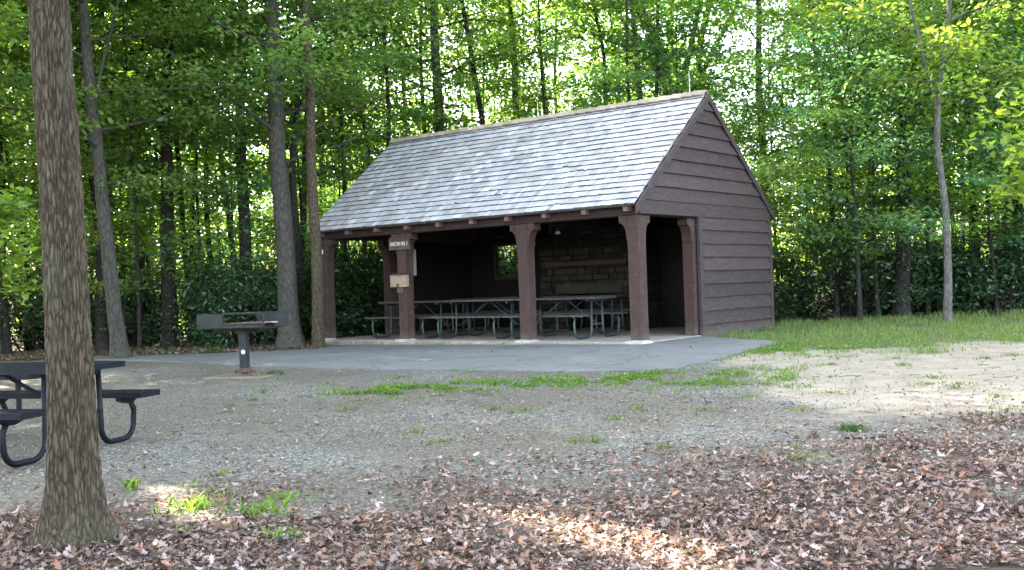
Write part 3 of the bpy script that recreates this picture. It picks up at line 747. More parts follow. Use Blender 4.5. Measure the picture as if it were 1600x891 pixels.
def tree_geo(rg, H, r0, h0, Rc, nl, per, leaf, colr, path=None, up=.25, sr=.55, n_side=12, low_bias=0, flare=1.5, hi_sparse=None):
    """returns trunk MB, leaves V, c.  path(h)->(x,y) offset of the stem"""
    ph = rg.uniform(0, 9, 4)
    if path is None: path = lambda h: (.12*math.sin(h*.35+ph[0])+.03*math.sin(h*1.3+ph[2])-.12*math.sin(ph[0]), .12*math.sin(h*.3+ph[1])-.12*math.sin(ph[1]))
    mb = MB(); hs = [0, .06, .15, .3, .6]+list(np.arange(1.0, H, .6))+[H]
    def rad(h): return r0*(1-.85*h/H)*(1+(flare-1)*math.exp(-h/.22))
    mb.tube([(*path(h), h-(.12 if h == 0 else 0)) for h in hs], [max(.01, rad(h)) for h in hs], n_side)
    C = []; CR = []
    for i in range(nl):
        f = ((i+.5)/nl)
        h = h0+(H-h0)*(f**(1+low_bias)); a = i*2.4+rg.uniform(-.5, .5)
        q = (h-h0)/(H-h0+1e-6); ln = Rc*(.55+.9*math.sin(math.pi*min(.98, .12+q*.88)))*rg.uniform(.7, 1.15)*.72
        p = np.array([*path(h), h]); d = np.array([math.cos(a), math.sin(a), up+.5*q]); d /= np.linalg.norm(d)
        pts = [p]; r_ = max(.010, min(rad(h)*.34, .008+.012*ln)); seg = max(3, int(ln/.45)); rs = [r_]
        for k in range(seg):
            d = d+rg.normal(0, .11, 3)+np.array([0, 0, -.02 if up < .3 else .02]); d /= np.linalg.norm(d)
            p = p+d*ln/seg; pts.append(p); rs.append(max(.005, r_*(1-(k+1)/seg*.85)))
            fr_ = (k+1)/seg
            if fr_ > .25:
                ns = 3 if ln > 1.2 else 2
                for s_ in range(ns):
                    off = rg.normal(0, .42, 3)*np.array([1, 1, .35])*min(1.4, ln*.38); c = p+off
                    C.append(c); CR.append(sr*rg.uniform(.6, 1.2))
                    if s_ == 0 and fr_ < .99: mb.tube([p, (p+c)/2+rg.normal(0, .04, 3), c], [rs[-1]*.6, rs[-1]*.4, .003], 4, caps=False)
        mb.tube(pts, rs, 6, caps=False)
    C = np.array(C); CR = np.array(CR)
    if hi_sparse is not None:
        hi = C[:, 2] > hi_sparse
        V1, c1 = spray_leaves(C[~hi], CR[~hi], per, leaf, rg, colr) if (~hi).any() else (np.zeros((0, 4, 3)), np.zeros((0, 3)))
        V2, c2 = spray_leaves(C[hi], CR[hi]*1.25, int(per*.5), leaf*1.7, rg, colr, thick=.3)
        V = np.concatenate([V1, V2]); c = np.concatenate([c1, c2])
    else: V, c = spray_leaves(C, CR, per, leaf, rg, colr)
    return mb, V, c
OAK = (.135, .245, .075); MAPLE = (.18, .305, .08); BLUE = (.11, .225, .125)

NAMED_XY = []
def named_tree(px, py, w_px, H, h0, Rc, nl, label, bark_='grey_bark', pts=None, colr=OAK, Y=None, leaf=.125, per=34, flare=1.5, seed=1, name='tree', up=.25, sr=.55, forks=()):
    """px,py: where the foot shows; pts: list of further (px,py) the stem passes"""
    rg = np.random.default_rng(seed)
    if Y is None: x, y = gp(px, py)
    else: x, y = at(px, py, Y)[0], Y
    z = float(G(x, y)); r0 = w_px/F*y/2; NAMED_XY.append((x, y))
    path = None
    if pts:
        hh = [0]; xx = [0]
        for (a, b) in pts:
            q = at(a, b, y); hh.append(q[2]-z); xx.append(q[0]-x)
        sl = (xx[-1]-xx[-2])/max(.5, (hh[-1]-hh[-2])); hh.append(H+1); xx.append(xx[-1]+sl*.5*(H+1-hh[-2]))
        if hh[1] < 0: hh[1] = .05
        s2 = rg.uniform(-.02, .02)
        path = lambda h: (float(np.interp(h, hh, xx))+.02*math.sin(h*1.7+seed), s2*h)
    mb, V, c = tree_geo(rg, H, r0, h0, Rc, nl, per, leaf, colr, path, up=up, sr=sr, flare=flare, hi_sparse=9.5, n_side=16)
    for (h_, dx, dy, ln, rr_) in forks:
        p = np.array([*(path(h_) if path else (0, 0)), h_]); d = np.array([dx, dy, 1.0]); d /= np.linalg.norm(d); P_ = [p]
        for k in range(7): d = d+rg.normal(0, .06, 3); d /= np.linalg.norm(d); p = p+d*ln/7; P_.append(p)
        mb.tube(P_, [rr_*(1-.1*k) for k in range(8)], 10, caps=False)
    root = empty(name, (x, y, z)); tag(root, label, 'tree')
    mb.build('trunk', M[bark_], root, smooth=True)
    Wd = V[:, 0]+np.array([x, y, z]); k = cull(Wd)
    np_mesh('crown', V[k], 4, c[k], M['leaf'], root)
    return root

# foreground oak
def front_oak():
    x, y = gp(116, 846); z = float(G(x, y)); root = empty('oak_tree', (x, y, z)); tag(root, 'thick furrowed oak trunk standing in the left foreground', 'tree')
    NAMED_XY.append((x, y))
    hs = np.concatenate([np.arange(-.12, 3.6, .0115), np.arange(3.6, 9, .2)]); na = 250
    def cen(h): 
        q = [(0, 116, 846), (.8, 107, 600), (1.9, 92, 300), (3.0, 75, 0)]
        if h <= 0: return 0.0, 0.0
        zs = []; xs2 = []
        for (_, a, b) in q:
            w = at(a, b, y); zs.append(w[2]-z); xs2.append(w[0]-x)
        zs[0] = 0; xs2[0] = 0; zs.append(12); xs2.append(xs2[-1]-.5)
        return float(np.interp(h, zs, xs2)), .02*math.sin(h)
    vs = []
    for h in hs:
        cx, cyy = cen(h); r_ = .118-.0055*max(0, h)+.085*math.exp(-max(h, 0)/.13)+.035*math.exp(-max(h, 0)/.5)
        for k in range(na):
            a = 2*math.pi*k/na; ca, sa = math.cos(a), math.sin(a)
            r2 = r_*(1+.05*math.sin(3*a+1+h*.3)+.03*math.sin(5*a-.7*h)+.17*math.exp(-max(h, 0)/.18)*(math.sin(4*a+.5)+.5*math.sin(7*a+2)))
            if h < 3.6:
                q = Vector((ca*.13*50+.9*noise.noise((ca*3, sa*3, h*2)), sa*.13*50, h*5.0+1.6*noise.noise((ca*4, sa*4, h*3))))
                d, _p = noise.voronoi(q); e = min(1, (d[1]-d[0])*2.2)
                r2 += -.009+.015*e**.5+.004*noise.noise((ca*9, sa*9, h*14))+.003*noise.noise((ca*22, sa*22, h*20))
            vs.append((cx+ca*r2, cyy+sa*r2, h))
    nh = len(hs); fs = [(i*na+k, i*na+(k+1) % na, (i+1)*na+(k+1) % na, (i+1)*na+k) for i in range(nh-1) for k in range(na)]
    mb = MB(); mb.add(vs, fs)
    rg = np.random.default_rng(3); C = []; CR = []
    for i in range(26):
        h = 5.2+i*.15; p = np.array([*cen(h), h]); a = i*2.4; d = np.array([math.cos(a), math.sin(a), .5]); P_ = [p]
        for k in range(6): d = d+rg.normal(0, .12, 3); d /= np.linalg.norm(d); p = p+d*.5; P_.append(p); C.append(p+rg.normal(0, .3, 3)); CR.append(.6); C.append(p+rg.normal(0, .4, 3)); CR.append(.5)
        mb.tube(P_, [.05-.006*k for k in range(7)], 6, caps=False)
    mb.build('trunk', M['oak_bark'], root, smooth=True)
    C = np.array(C); V, c = spray_leaves(C, np.array(CR), 22, .15, rg, OAK, thick=.3)
    k = cull(V[:, 0]+np.array([x, y, z])) & (V[:, 0, 2] > 4.7); np_mesh('crown', V[k], 4, c[k], M['leaf'], root)
front_oak()

T = named_tree
T(187, 560, 24, 15, 3.2, 3.2, 34, 'grey forked trunk with flared foot behind the mesh table', pts=[(172, 400), (160, 320), (150, 200), (130, 0)], seed=2, flare=1.6, forks=((4.6, .12, 0, 4, .04),))
T(160, 556, 17, 14, 4.0, 2.8, 26, 'darker slim trunk close behind the grey forked trunk', 'dark_bark', pts=[(158, 400), (140, 200), (118, 0)], Y=23.6, seed=3)
T(456, 540, 33, 17, 3.6, 3.6, 40, 'thick lichened grey trunk just right of the grill', pts=[(445, 400), (433, 230), (424, 60)], seed=4, flare=1.8, Y=21.6)
T(499, 536, 20, 16, 4.2, 3.0, 30, 'straight brown-grey trunk touching the left end of the shelter', 'oak_bark', pts=[(492, 380), (484, 180), (477, 0)], seed=5, Y=21.3, flare=1.15)
T(470, 538, 14, 13, 3.5, 3.0, 28, 'dark slanting trunk between the lichened trunk and the shelter', 'dark_bark', pts=[(468, 400), (455, 250), (470, 100)], seed=6, Y=24.5)
T(265, 552, 24, 16, 3.4, 3.4, 36, 'dark trunk half hidden in leaves left of the grill', 'dark_bark', pts=[(262, 400), (258, 200), (262, 0)], seed=7, Y=24)
T(10, 560, 12, 13, 3.0, 3, 28, 'slim dark trunk at the left edge of the picture', 'dark_bark', pts=[(5, 380), (0, 200), (-6, 0)], seed=8, Y=23.5)
T(60, 560, 10, 12, 3.0, 2.8, 28, 'slim leaning trunk left of the foreground oak', 'dark_bark', pts=[(40, 400), (18, 280), (-20, 100)], seed=9, Y=25)
T(1481, 503, 13, 11, 4.2, 2.3, 24, 'slender pale trunk forking high at the lawn edge', 'pale_bark', pts=[(1484, 440), (1478, 330), (1466, 235), (1470, 150), (1482, 60)], seed=10, flare=1.25, colr=MAPLE, forks=((4.05, -.16, 0, 4.5, .036), (4.3, .25, .1, 3.2, .022)))
T(1409, 502, 25, 17, 4.2, 3.4, 34, 'thick dark straight trunk behind the slender pale one', 'dark_bark', pts=[(1410, 380), (1413, 180), (1408, 0)], seed=11, Y=23.2, colr=MAPLE)
T(1345, 500, 8, 6.5, 1.5, 2.2, 26, 'thin sapling with layered sprays left of the dark trunk', 'dark_bark', pts=[(1340, 440), (1335, 340)], seed=12, Y=21.9, colr=BLUE, per=30, up=.1, name='sapling', leaf=.10)
T(1190, 480, 15, 16, 4.0, 3, 28, 'tall trunk rising just right of the shelter gable', 'grey_bark', pts=[(1195, 300), (1188, 150), (1186, 0)], seed=13, Y=28)
T(1587, 480, 22, 16, 4.5, 3, 30, 'tall trunk at the right edge of the picture', 'dark_bark', pts=[(1590, 300), (1588, 100), (1585, 0)], seed=14, Y=28, colr=MAPLE)
T(1520, 480, 9, 12, 3.5, 2.6, 26, 'thin trunk between the pale trunk and the right edge', 'grey_bark', pts=[(1518, 300), (1508, 100), (1504, 0)], seed=15, Y=27, colr=MAPLE)
T(690, 500, 22, 17, 4.5, 3.2, 28, 'thick trunk rising behind the left half of the roof', 'grey_bark', pts=[(688, 250), (681, 100), (678, 0)], seed=16, Y=29)
T(663, 500, 10, 14, 4.5, 2.6, 22, 'thin trunk left of the thick one behind the roof', 'dark_bark', pts=[(663, 250), (658, 100), (655, 0)], seed=17, Y=30)
T(760, 500, 13, 15, 5, 2.8, 24, 'trunk leaning left behind the middle of the roof', 'dark_bark', pts=[(755, 200), (740, 100), (720, 0)], seed=18, Y=29)
T(812, 500, 16, 16, 5, 2.8, 24, 'grey trunk behind the ridge near the shorter rod', 'grey_bark', pts=[(808, 190), (802, 80), (796, 0)], seed=19, Y=31)
T(950, 480, 10, 14, 5, 2.8, 24, 'slim dark trunk behind the ridge, right of the chimney', 'dark_bark', pts=[(948, 150), (942, 80), (925, 0)], seed=20, Y=28)
T(1040, 480, 27, 17, 5, 3.4, 30, 'stout trunk with a leaning limb behind the gable peak', 'grey_bark', pts=[(1045, 140), (1025, 60), (995, 0)], seed=21, Y=30, forks=((5.5, .5, 0, 5, .12), (6.5, -.6, 0, 4, .10)))
T(1100, 470, 18, 16, 5, 3.2, 26, 'trunk rising behind the gable peak', 'grey_bark', pts=[(1090, 140), (1095, 60), (1110, 0)], seed=22, Y=32, forks=((7, .5, 0, 4, .09),))
T(608, 500, 10, 14, 4, 2.8, 26, 'slim trunk above the left end of the ridge', 'dark_bark', pts=[(608, 250), (604, 120), (598, 0)], seed=23, Y=27)
T(535, 520, 8, 12, 3.4, 2.6, 24, 'thin trunk between the shelter eave and the straight trunk', 'dark_bark', pts=[(540, 300), (530, 160), (515, 20)], seed=24, Y=26)
T(562, 500, 9, 13, 3.6, 2.6, 24, 'thin trunk leaning left above the roof end', 'dark_bark', pts=[(578, 250), (562, 150), (548, 60)], seed=25, Y=29)

rq = random.Random(77); k_ = 0
POLE = [tree_geo(np.random.default_rng(900+i), 13+i, .075+.012*i, 5.6, 2.4, 16, 13, .17, (OAK, MAPLE, BLUE)[i], n_side=9, sr=.6, flare=1.3) for i in range(3)]
POLE = [(MB.build(m_, 'trunk', M[('dark_bark', 'dark_bark', 'grey_bark')[i]], smooth=True), np_mesh('crown', v_, 4, c_, M['leaf'])) for i, (m_, v_, c_) in enumerate(POLE)]
for a_ in POLE:
    for b_ in a_: col.objects.unlink(b_)
while k_ < 46:
    y = rq.uniform(23.6, 40); x = rq.uniform(-.52*y, .52*y); lx, ly = shl(x, y)
    if min((x-a)**2+(y-b)**2 for a, b in NAMED_XY) < 1.3 or (-9.5 < lx < 1.6 and -2 < ly < 6.6) or abs(x/y-.275) < .03: continue
    i = rq.randrange(3); root = empty('tree', (x, y, float(G(x, y))-.05), rq.uniform(0, 6.3)); root.rotation_euler[0] = rq.uniform(-.05, .05); root.rotation_euler[1] = rq.uniform(-.06, .06); s_ = rq.uniform(.75, 1.2); root.scale = (s_, s_, s_)
    tag(root, 'slim bare-stemmed tree with a high crown among the understory', 'tree', 'slim pole trees in the wood'); NAMED_XY.append((x, y)); k_ += 1
    for q in POLE[i]:
        c = q.copy(); col.objects.link(c); c.parent = root
# generic kinds: tall trees, understory trees, shrubs; copies share meshes
def kind_tree(nm, seed, H, r0, h0, Rc, nl, per, leaf, colr, bark_, **k):
    rg = np.random.default_rng(seed); mb, V, c = tree_geo(rg, H, r0, h0, Rc, nl, per, leaf, colr, **k)
    t_ = MB.build(mb, 'trunk', M[bark_], smooth=True); w = np_mesh('crown', V, 4, c, M['leaf'])
    for o in (t_, w): col.objects.unlink(o)
    return (nm, t_, w)
TALL = [kind_tree('tree', 100+i, 17+i, .17, 4.8, 3.4, 26, 11, .19, (OAK, MAPLE, OAK, BLUE)[i], ('dark_bark', 'grey_bark')[i % 2], sr=.8) for i in range(4)]
UNDER = [kind_tree('understory_tree', 200+i, 5.5+i*1.0, .05, 1.5, 2.6, 30, 27, .120, (MAPLE, OAK, BLUE, MAPLE, OAK)[i], 'dark_bark', up=.12, n_side=7, sr=.46) for i in range(5)]
def kind_shrub(seed, Rr, H, leaf, colr, n):
    rg = np.random.default_rng(seed); mb = MB(); C = []
    for i in range(46):
        a = rg.uniform(0, 2*np.pi); e = rg.uniform(.05, 1); tip = np.array([math.cos(a)*Rr*rg.uniform(.35, 1)*math.sqrt(1-.6*e*e), math.sin(a)*Rr*rg.uniform(.35, 1)*math.sqrt(1-.6*e*e), .18*H+e*H*.82])
        b0 = np.array([rg.normal(0, .12), rg.normal(0, .12), 0]); mid = (b0+tip)/2+np.array([0, 0, .15*H])*rg.uniform(0, 1)
        mb.tube([b0, mid, tip], [.022, .014, .006], 5, caps=False); C += [tip, (tip+mid)/2+rg.normal(0, .1, 3)]
        for _ in range(2): C.append(tip+rg.normal(0, .2, 3))
    C = np.array(C); C[:, 2] = np.maximum(C[:, 2], .12)
    V, c = spray_leaves(C, np.full(len(C), .26), n, leaf, rg, colr, thick=.45, tilt=.7, shape=.17)
    V[:, :, 2] = np.maximum(V[:, :, 2], .03)
    t_ = mb.build('stems', M['dark_bark']); w = np_mesh('foliage', V, 4, c, M['laurel'])
    for o in (t_, w): col.objects.unlink(o)
    return ('shrub', t_, w)
LAUREL = (.05, .10, .042)
SHR = [kind_shrub(300+i, 1.15+.25*i, 1.2+.5*i, .12, LAUREL, 27) for i in range(3)]
def place(kd, x, y, rz_, s, label, cat, group, sz=None):
    nm, a, b = kd; root = empty(nm, (x, y, float(G(x, y))-.03), rz_); root.scale = (s, s, sz or s); tag(root, label, cat, group)
    for q in (a, b):
        c = q.copy(); col.objects.link(c); c.parent = root
    return root
def gap_clear(x, y, r, hlo, hhi):
    """does a crown at x,y (radius r, between hlo and hhi) miss every sun gap?"""
    for p0, rr_ in GAPS:
        dx, dy = x-p0[0], y-p0[1]; h = np.array(sun_dir[:2]); t = (dx*h[0]+dy*h[1])/(h@h)
        z = p0[2]+t*sun_dir[2]; q = math.hypot(dx-t*h[0], dy-t*h[1])
        if t > 0 and q < r+rr_ and hlo-r < z < hhi: return False
    return True
rp = random.Random(21)
pts_done = list(NAMED_XY)
def free(x, y, d):
    return all((x-a)**2+(y-b)**2 > d*d for a, b in pts_done)
def shelter_clear(x, y, m):
    lx, ly = shl(x, y); return not (-8.1-m < lx < .1+m and -m < ly < 5.0+m)
cnt = 0
# the wood behind and on both sides: tall trees
while cnt < 30:
    y = rp.uniform(26, 47); x = rp.uniform(-.58*y-4, .58*y+4)
    if not free(x, y, 2.6) or not shelter_clear(x, y, 3) or abs(x/y-.275) < .045+2.6/y*.6 or abs(x/y+.27) < .04: continue
    pts_done.append((x, y)); kd = TALL[rp.randrange(4)]
    place(kd, x, y, rp.uniform(0, 6.3), rp.uniform(.8, 1.12), 'tall leafy tree standing deep in the wood behind the shelter', 'tree', 'tall trees of the wood'); cnt += 1
# tall trees that shade the clearing from the left, outside the picture
for (x, y, s) in ((-11.5, 13, 1.0), (-14, 17.5, 1.1), (-12, 21.5, 1.05), (-17, 11.5, 1.0), (-18.5, 21, 1.1), (-9.8, 25.5, 1.0), (-16, 27, 1.1), (-21, 15, 1.1), (-13.5, 7.5, 1.0), (-17.5, 5, 1.0), (-22.5, 25, 1.15), (-21, 9, 1.0), (-6.6, 26.5, 1.05), (-10.5, 30, 1.1), (-10.9, 18.2, .95)):
    rg = np.random.default_rng(int(abs(x*100))); mb, V, c = tree_geo(rg, 17*s, .17, 5.0, 4.2, 38, 22, .20, MAPLE if y > 24 else OAK, sr=.85)
    z = float(G(x, y)); root = empty('tree', (x, y, z)); tag(root, 'tall leafy tree on the left side of the clearing', 'tree', 'tall trees beside the clearing')
    mb.build('trunk', M['grey_bark'], root, smooth=True); k = cull(V[:, 0]+np.array([x, y, z])); np_mesh('crown', V[k], 4, c[k], M['leaf'], root); pts_done.append((x, y))
# understory
cnt = 0; tries = 0
while cnt < 62 and tries < 20000:
    tries += 1
    y = 22.6+(rp.random()**1.4)*26; x = rp.uniform(-.56*y-3, .56*y+3)
    if not free(x, y, 1.15) or not shelter_clear(x, y, 2.9): continue
    if y < 25 and -3 < x < 5: continue
    i = rp.randrange(5); s = rp.uniform(.8, 1.2)
    if not gap_clear(x, y, 2.2, 0, 6*s+2): continue
    pts_done.append((x, y)); near = y < 30
    place(UNDER[i], x, y, rp.uniform(0, 6.3), s, 'young layered understory tree at the near edge of the wood' if near else 'young understory tree farther back in the wood', 'tree', 'understory trees at the edge of the wood' if near else 'understory trees deep in the wood'); cnt += 1
for (x, y, i, s_) in ((-13.2, 23.0, 1, 1.05), (-11.4, 22.6, 3, .95), (-10.0, 24.4, 0, 1.2), (-8.1, 22.9, 4, .95), (-7.3, 25.2, 2, 1.1), (-5.4, 24.6, 1, 1.0), (-3.6, 24.9, 3, .8), (-2.0, 27.2, 4, 1.1), (.3, 27.8, 1, 1.1), (2.4, 26.6, 0, 1.2), (4.2, 25.6, 2, 1.0),
        (6.4, 23.4, 2, .95), (7.9, 22.9, 0, 1.05), (9.3, 23.8, 3, 1.1), (10.4, 22.8, 2, .9), (11.6, 24.6, 1, 1.15), (12.6, 23.0, 0, 1.0), (14.3, 24.4, 3, 1.2)):
    if not shelter_clear(x, y, 2.5): continue
    pts_done.append((x, y)); place(UNDER[i], x, y, rp.uniform(0, 6.3), s_, 'young layered understory tree at the near edge of the wood', 'tree', 'understory trees at the edge of the wood')
# laurel shrubs
spots = []
for x in np.arange(5.9, 15.5, 1.6): spots.append((x+rp.uniform(-.3, .3), 23.0+rp.uniform(-.3, 1.6)+.04*(x-6), 'dark glossy laurel shrub in the hedge-like band behind the lawn', 'laurel shrubs behind the lawn'))
for x in np.arange(6.5, 17, 1.9): spots.append((x+rp.uniform(-.5, .5), 25.2+rp.uniform(-.5, .9), 'dark glossy laurel shrub in the hedge-like band behind the lawn', 'laurel shrubs behind the lawn'))
for x in np.arange(-16, -4.5, 1.9): spots.append((x+rp.uniform(-.4, .4), 24.0+rp.uniform(-.5, .8), 'dark laurel shrub along the path at the left', 'laurel shrubs beyond the path'))
for x in np.arange(-16, -4, 2.1): spots.append((x+rp.uniform(-.4, .4), 26.5+rp.uniform(-.6, .9), 'dark laurel shrub along the path at the left', 'laurel shrubs beyond the path'))
for (x, y) in ((-5.9, 23.2), (-6.4, 24.4), (-3.9, 25.9), (-2.6, 26.8), (-1.4, 27.4), (-4.6, 27.2), (-.4, 26.0), (1.2, 25.6), (2.6, 24.8), (4.4, 24.0), (-3, 28.6), (-5.3, 24.9), (1.8, 27.4), (3.4, 26.3), (5.2, 25.2), (-1, 29.2), (.6, 28.4), (-4.3, 25.6), (-4.9, 26.8), (-4.0, 27.8), (-5.6, 26.0), (-2.8, 28.2), (-.2, 28.3), (.2, 29.5), (-4.6, 24.9)): spots.append((x, y, 'tall dark laurel shrub close behind the shelter', 'laurel shrubs behind the shelter'))
for (x, y, lb, gq) in spots:
    if not shelter_clear(x, y, 2.3 if shl(x, y)[0] > -7 else 1.35): continue
    i = rp.randrange(3); place(SHR[i], x, y, rp.uniform(0, 6.3), rp.uniform(.6, 1.25)*(1.25 if 'behind the shelter' in lb else 1), lb, 'shrub', gq)
# far wood that reads as one mass
rg = np.random.default_rng(55); n_ = 2600
ang = rg.uniform(-.62, .62, n_)+np.pi/2; rad_ = rg.uniform(50, 64, n_); hh = rg.uniform(0, 1, n_)**1.1*(8.6+2*np.sin(ang*31)+1.6*np.sin(ang*77))*(1-.55*np.exp(-((np.tan(np.pi/2-ang)-.275)/.035)**2)-.4*np.exp(-((np.tan(np.pi/2-ang)+.27)/.05)**2))
C = np.stack([rad_*np.cos(ang), rad_*np.sin(ang), G(rad_*np.cos(ang), rad_*np.sin(ang))+hh], 1)
V, c = spray_leaves(C, np.full(n_, 1.3), 17, .32, rg, (.17, .29, .055), thick=.35, tilt=.8)
tag(np_mesh('far_wood', V, 4, c, M['leaf']), 'far green wood seen between the trunks', 'wood', kind='stuff')

# ------------------------------------------------------------------ near leafy branches entering from the sides
def maple_leaf_poly():
    P = [(0, 0), (.16, .02), (.44, .10), (.30, .24), (.50, .46), (.26, .44), (.22, .62), (0, 1.0)]
    P = P+[(-a, b) for a, b in P[-2:0:-1]]; return np.array(P)
ML = maple_leaf_poly()
def poly_leaves(P, N, D, L, shape, c, curl):
    N = N/np.linalg.norm(N, axis=1, keepdims=True); D = D-N*np.einsum('ij,ij->i', D, N)[:, None]; D /= np.linalg.norm(D, axis=1, keepdims=True)+1e-9
    Sd = np.cross(N, D); q = shape
    x = q[:, 0][None, :, None]; y = q[:, 1][None, :, None]
    z = curl[:, 0][:, None, None]*(x*x)*2.4+curl[:, 1][:, None, None]*((y-.5)**2)*1.6
    return P[:, None, :]+(Sd[:, None, :]*x+D[:, None, :]*y+N[:, None, :]*z)*L[:, None, None]
def side_branch(name, label, p0, p1, n, seed, sp, colr):
    rg = np.random.default_rng(seed); p0 = np.array(p0); p1 = np.array(p1); mb = MB(); pts = []
    for k in range(9):
        t = k/8; pts.append(p0+(p1-p0)*t+np.array([0, 0, .18*math.sin(t*3)])+rg.normal(0, .02, 3))
    mb.tube(pts, [.03-.003*k for k in range(9)], 6)
    Ps = []; 
    for i in range(26):
        t = rg.uniform(.2, 1); p = p0+(p1-p0)*t+np.array([0, 0, .18*math.sin(t*3)]); q = p+rg.normal(0, sp, 3)*np.array([1, 1, .45]); mb.tube([p, (p+q)/2+rg.normal(0, .03, 3), q], [.008, .005, .002], 4, caps=False)
        for _ in range(n//26): Ps.append(p+(q-p)*rg.uniform(.4, 1.15)+rg.normal(0, .09, 3))
    P = np.array(Ps); m = len(P); N = rg.normal(0, .45, (m, 3)); N[:, 2] += 1; D = rg.normal(0, 1, (m, 3)); D[:, 2] -= .5
    V = poly_leaves(P, N, D, .12*rg.uniform(.7, 1.3, m), ML, None, rg.uniform(-.4, .2, (m, 2)))
    c = np.array(colr)[None]*(1+.18*rg.normal(size=(m, 1))); root = empty(name, tuple(p0)); tag(root, label, 'branch')
    for k in range(len(mb.v)): mb.v[k] = tuple(np.array(mb.v[k])-p0)
    mb.build('limb', M['grey_bark'], root); np_mesh('leaves', V-p0, len(ML), np.clip(c, .01, .8), M['leaf'], root)
# the trees they grow from stand just outside the picture
def edge_tree(x, y, seed, label, targets, colr):
    rg = np.random.default_rng(seed); z = float(G(x, y)); root = empty('maple_tree', (x, y, z)); tag(root, label, 'tree')
    mb = MB(); H = 9; mb.tube([(.05*math.sin(h), 0, h-.1) for h in np.arange(0, H, .6)], [.11-.009*h for h in np.arange(0, H, .6)], 12)
    Ps = []
    for (tx, ty, tz) in targets:
        p1 = np.array([tx-x, ty-y, tz-z]); p0 = np.array([0, 0, max(1.2, p1[2]-.4)]); pts = [p0+(p1-p0)*t+np.array([0, 0, .25*math.sin(t*3)]) for t in np.linspace(0, 1, 9)]
        mb.tube(pts, [.028-.0028*k for k in range(9)], 6)
        for i in range(22):
            t = rg.uniform(.45, 1); p = p0+(p1-p0)*t+np.array([0, 0, .25*math.sin(t*3)]); q = p+rg.normal(0, .32, 3)*np.array([1, 1, .45]); mb.tube([p, (p+q)/2, q], [.007, .005, .002], 4, caps=False)
            for _ in range(14): Ps.append(p+(q-p)*rg.uniform(.3, 1.15)+rg.normal(0, .08, 3))
    P = np.array(Ps); m = len(P); N = rg.normal(0, .45, (m, 3)); N[:, 2] += 1; D = rg.normal(0, 1, (m, 3)); D[:, 2] -= .4
    V = poly_leaves(P, N, D, .115*rg.uniform(.7, 1.3, m), ML, None, rg.uniform(-.4, .2, (m, 2)))
    c = np.clip(np.array(colr)[None]*(1+.16*rg.normal(size=(m, 1))), .01, .8)
    mb.build('trunk', M['grey_bark'], root, smooth=True); np_mesh('crown', V, len(ML), c, M['leaf'], root)
BR = (.13, .22, .04)
edge_tree(8.6, 13.2, 71, 'bright green maple reaching its leafy branches in from the right edge', [tuple(at(1575, 190, 12.6)), tuple(at(1590, 235, 12.4)), tuple(at(1580, 285, 12.9)), tuple(at(1600, 160, 13))], BR)
edge_tree(-7.9, 13.8, 72, 'bright green maple reaching its leafy branches in from the left edge', [tuple(at(30, 400, 14.2)), tuple(at(20, 345, 14.6)), tuple(at(45, 330, 15.4)), tuple(at(10, 440, 14.5)), tuple(at(25, 40, 15))], BR)

# ------------------------------------------------------------------ grass, weeds, fallen leaves
def blades(X, Y, hgt, wd, rg, colr, lean=.35, z0=None):
    m = len(X); a = rg.uniform(0, 2*np.pi, m); b = rg.uniform(0, 2*np.pi, m); Z = G(X, Y) if z0 is None else z0
    P = np.stack([X, Y, Z-.01], 1); sd = np.stack([np.cos(a), np.sin(a), np.zeros(m)], 1)*wd[:, None]
    l1 = np.stack([np.cos(b)*lean*.3, np.sin(b)*lean*.3, np.ones(m)*.6], 1)*hgt[:, None]; l2 = np.stack([np.cos(b)*lean, np.sin(b)*lean, np.ones(m)*1.0], 1)*hgt[:, None]*rg.uniform(.7, 1, (m, 1))
    V = np.stack([P-sd, P+sd, P+l1+sd*.8, P+l2, P+l1-sd*.8], 1)
    c = np.array(colr)[None]*(1+.2*rg.normal(size=(m, 1)))*(1+.12*rg.normal(size=(m, 3))*np.array([1, .2, .5])); return V, np.clip(c, .01, .6)
rg = np.random.default_rng(88)
VV = []; CC = []
def scatter(n, x0, x1, y0, y1, dens):
    X = rg.uniform(x0, x1, n); Y = rg.uniform(y0, y1, n); k = rg.uniform(0, 1, n) < dens(X, Y); return X[k], Y[k]
AP = AF+AB
def off(X, Y): lx, ly = shl(X, Y); return ~inpoly(X, Y, AP) & ~((lx > -8.2) & (lx < .12) & (ly > -.2) & (ly < 5.1))
def lawn_f(X, Y): return lawn_d(X, Y)*np.clip(.42+1.1*pf(X, Y, 1.6, 14), .04, 1)*off(X, Y)
X, Y = scatter(95000, 2, 17, 14, 23, lawn_f)
v, c = blades(X, Y, rg.uniform(.04, .12, len(X))*(1+.5*sm(20.5, 21.8, Y)), rg.uniform(.003, .006, len(X)), rg, (.17, .23, .07)); VV.append(v); CC.append(c)
def strip_f(X, Y):
    cx1 = 12.8+.12*X; d = 1.3*np.exp(-((Y-cx1)/.48)**2)*sm(-2.6, -1.4, X)*sm(2.3, 1.4, X)
    d2 = np.exp(-((Y-(12.4+.1*(X-1)))/.8)**2)*sm(.8, 1.8, X)*sm(4.2, 3.0, X)*.6
    d3 = np.exp(-((Y-(14.6+.15*X))/.20)**2)*sm(-1.2, .5, X)*sm(3.5, 2.4, X)*.55
    d4 = np.exp(-((Y-15.6)/.9)**2)*sm(2.2, 3.0, X)*sm(6, 4.5, X)*.6
    return (d+d2+d3+d4)*sm(-.10, .3, pf(X, Y, 2.4, 51))*off(X, Y)
X, Y = scatter(170000, -3, 6, 11, 17, strip_f)
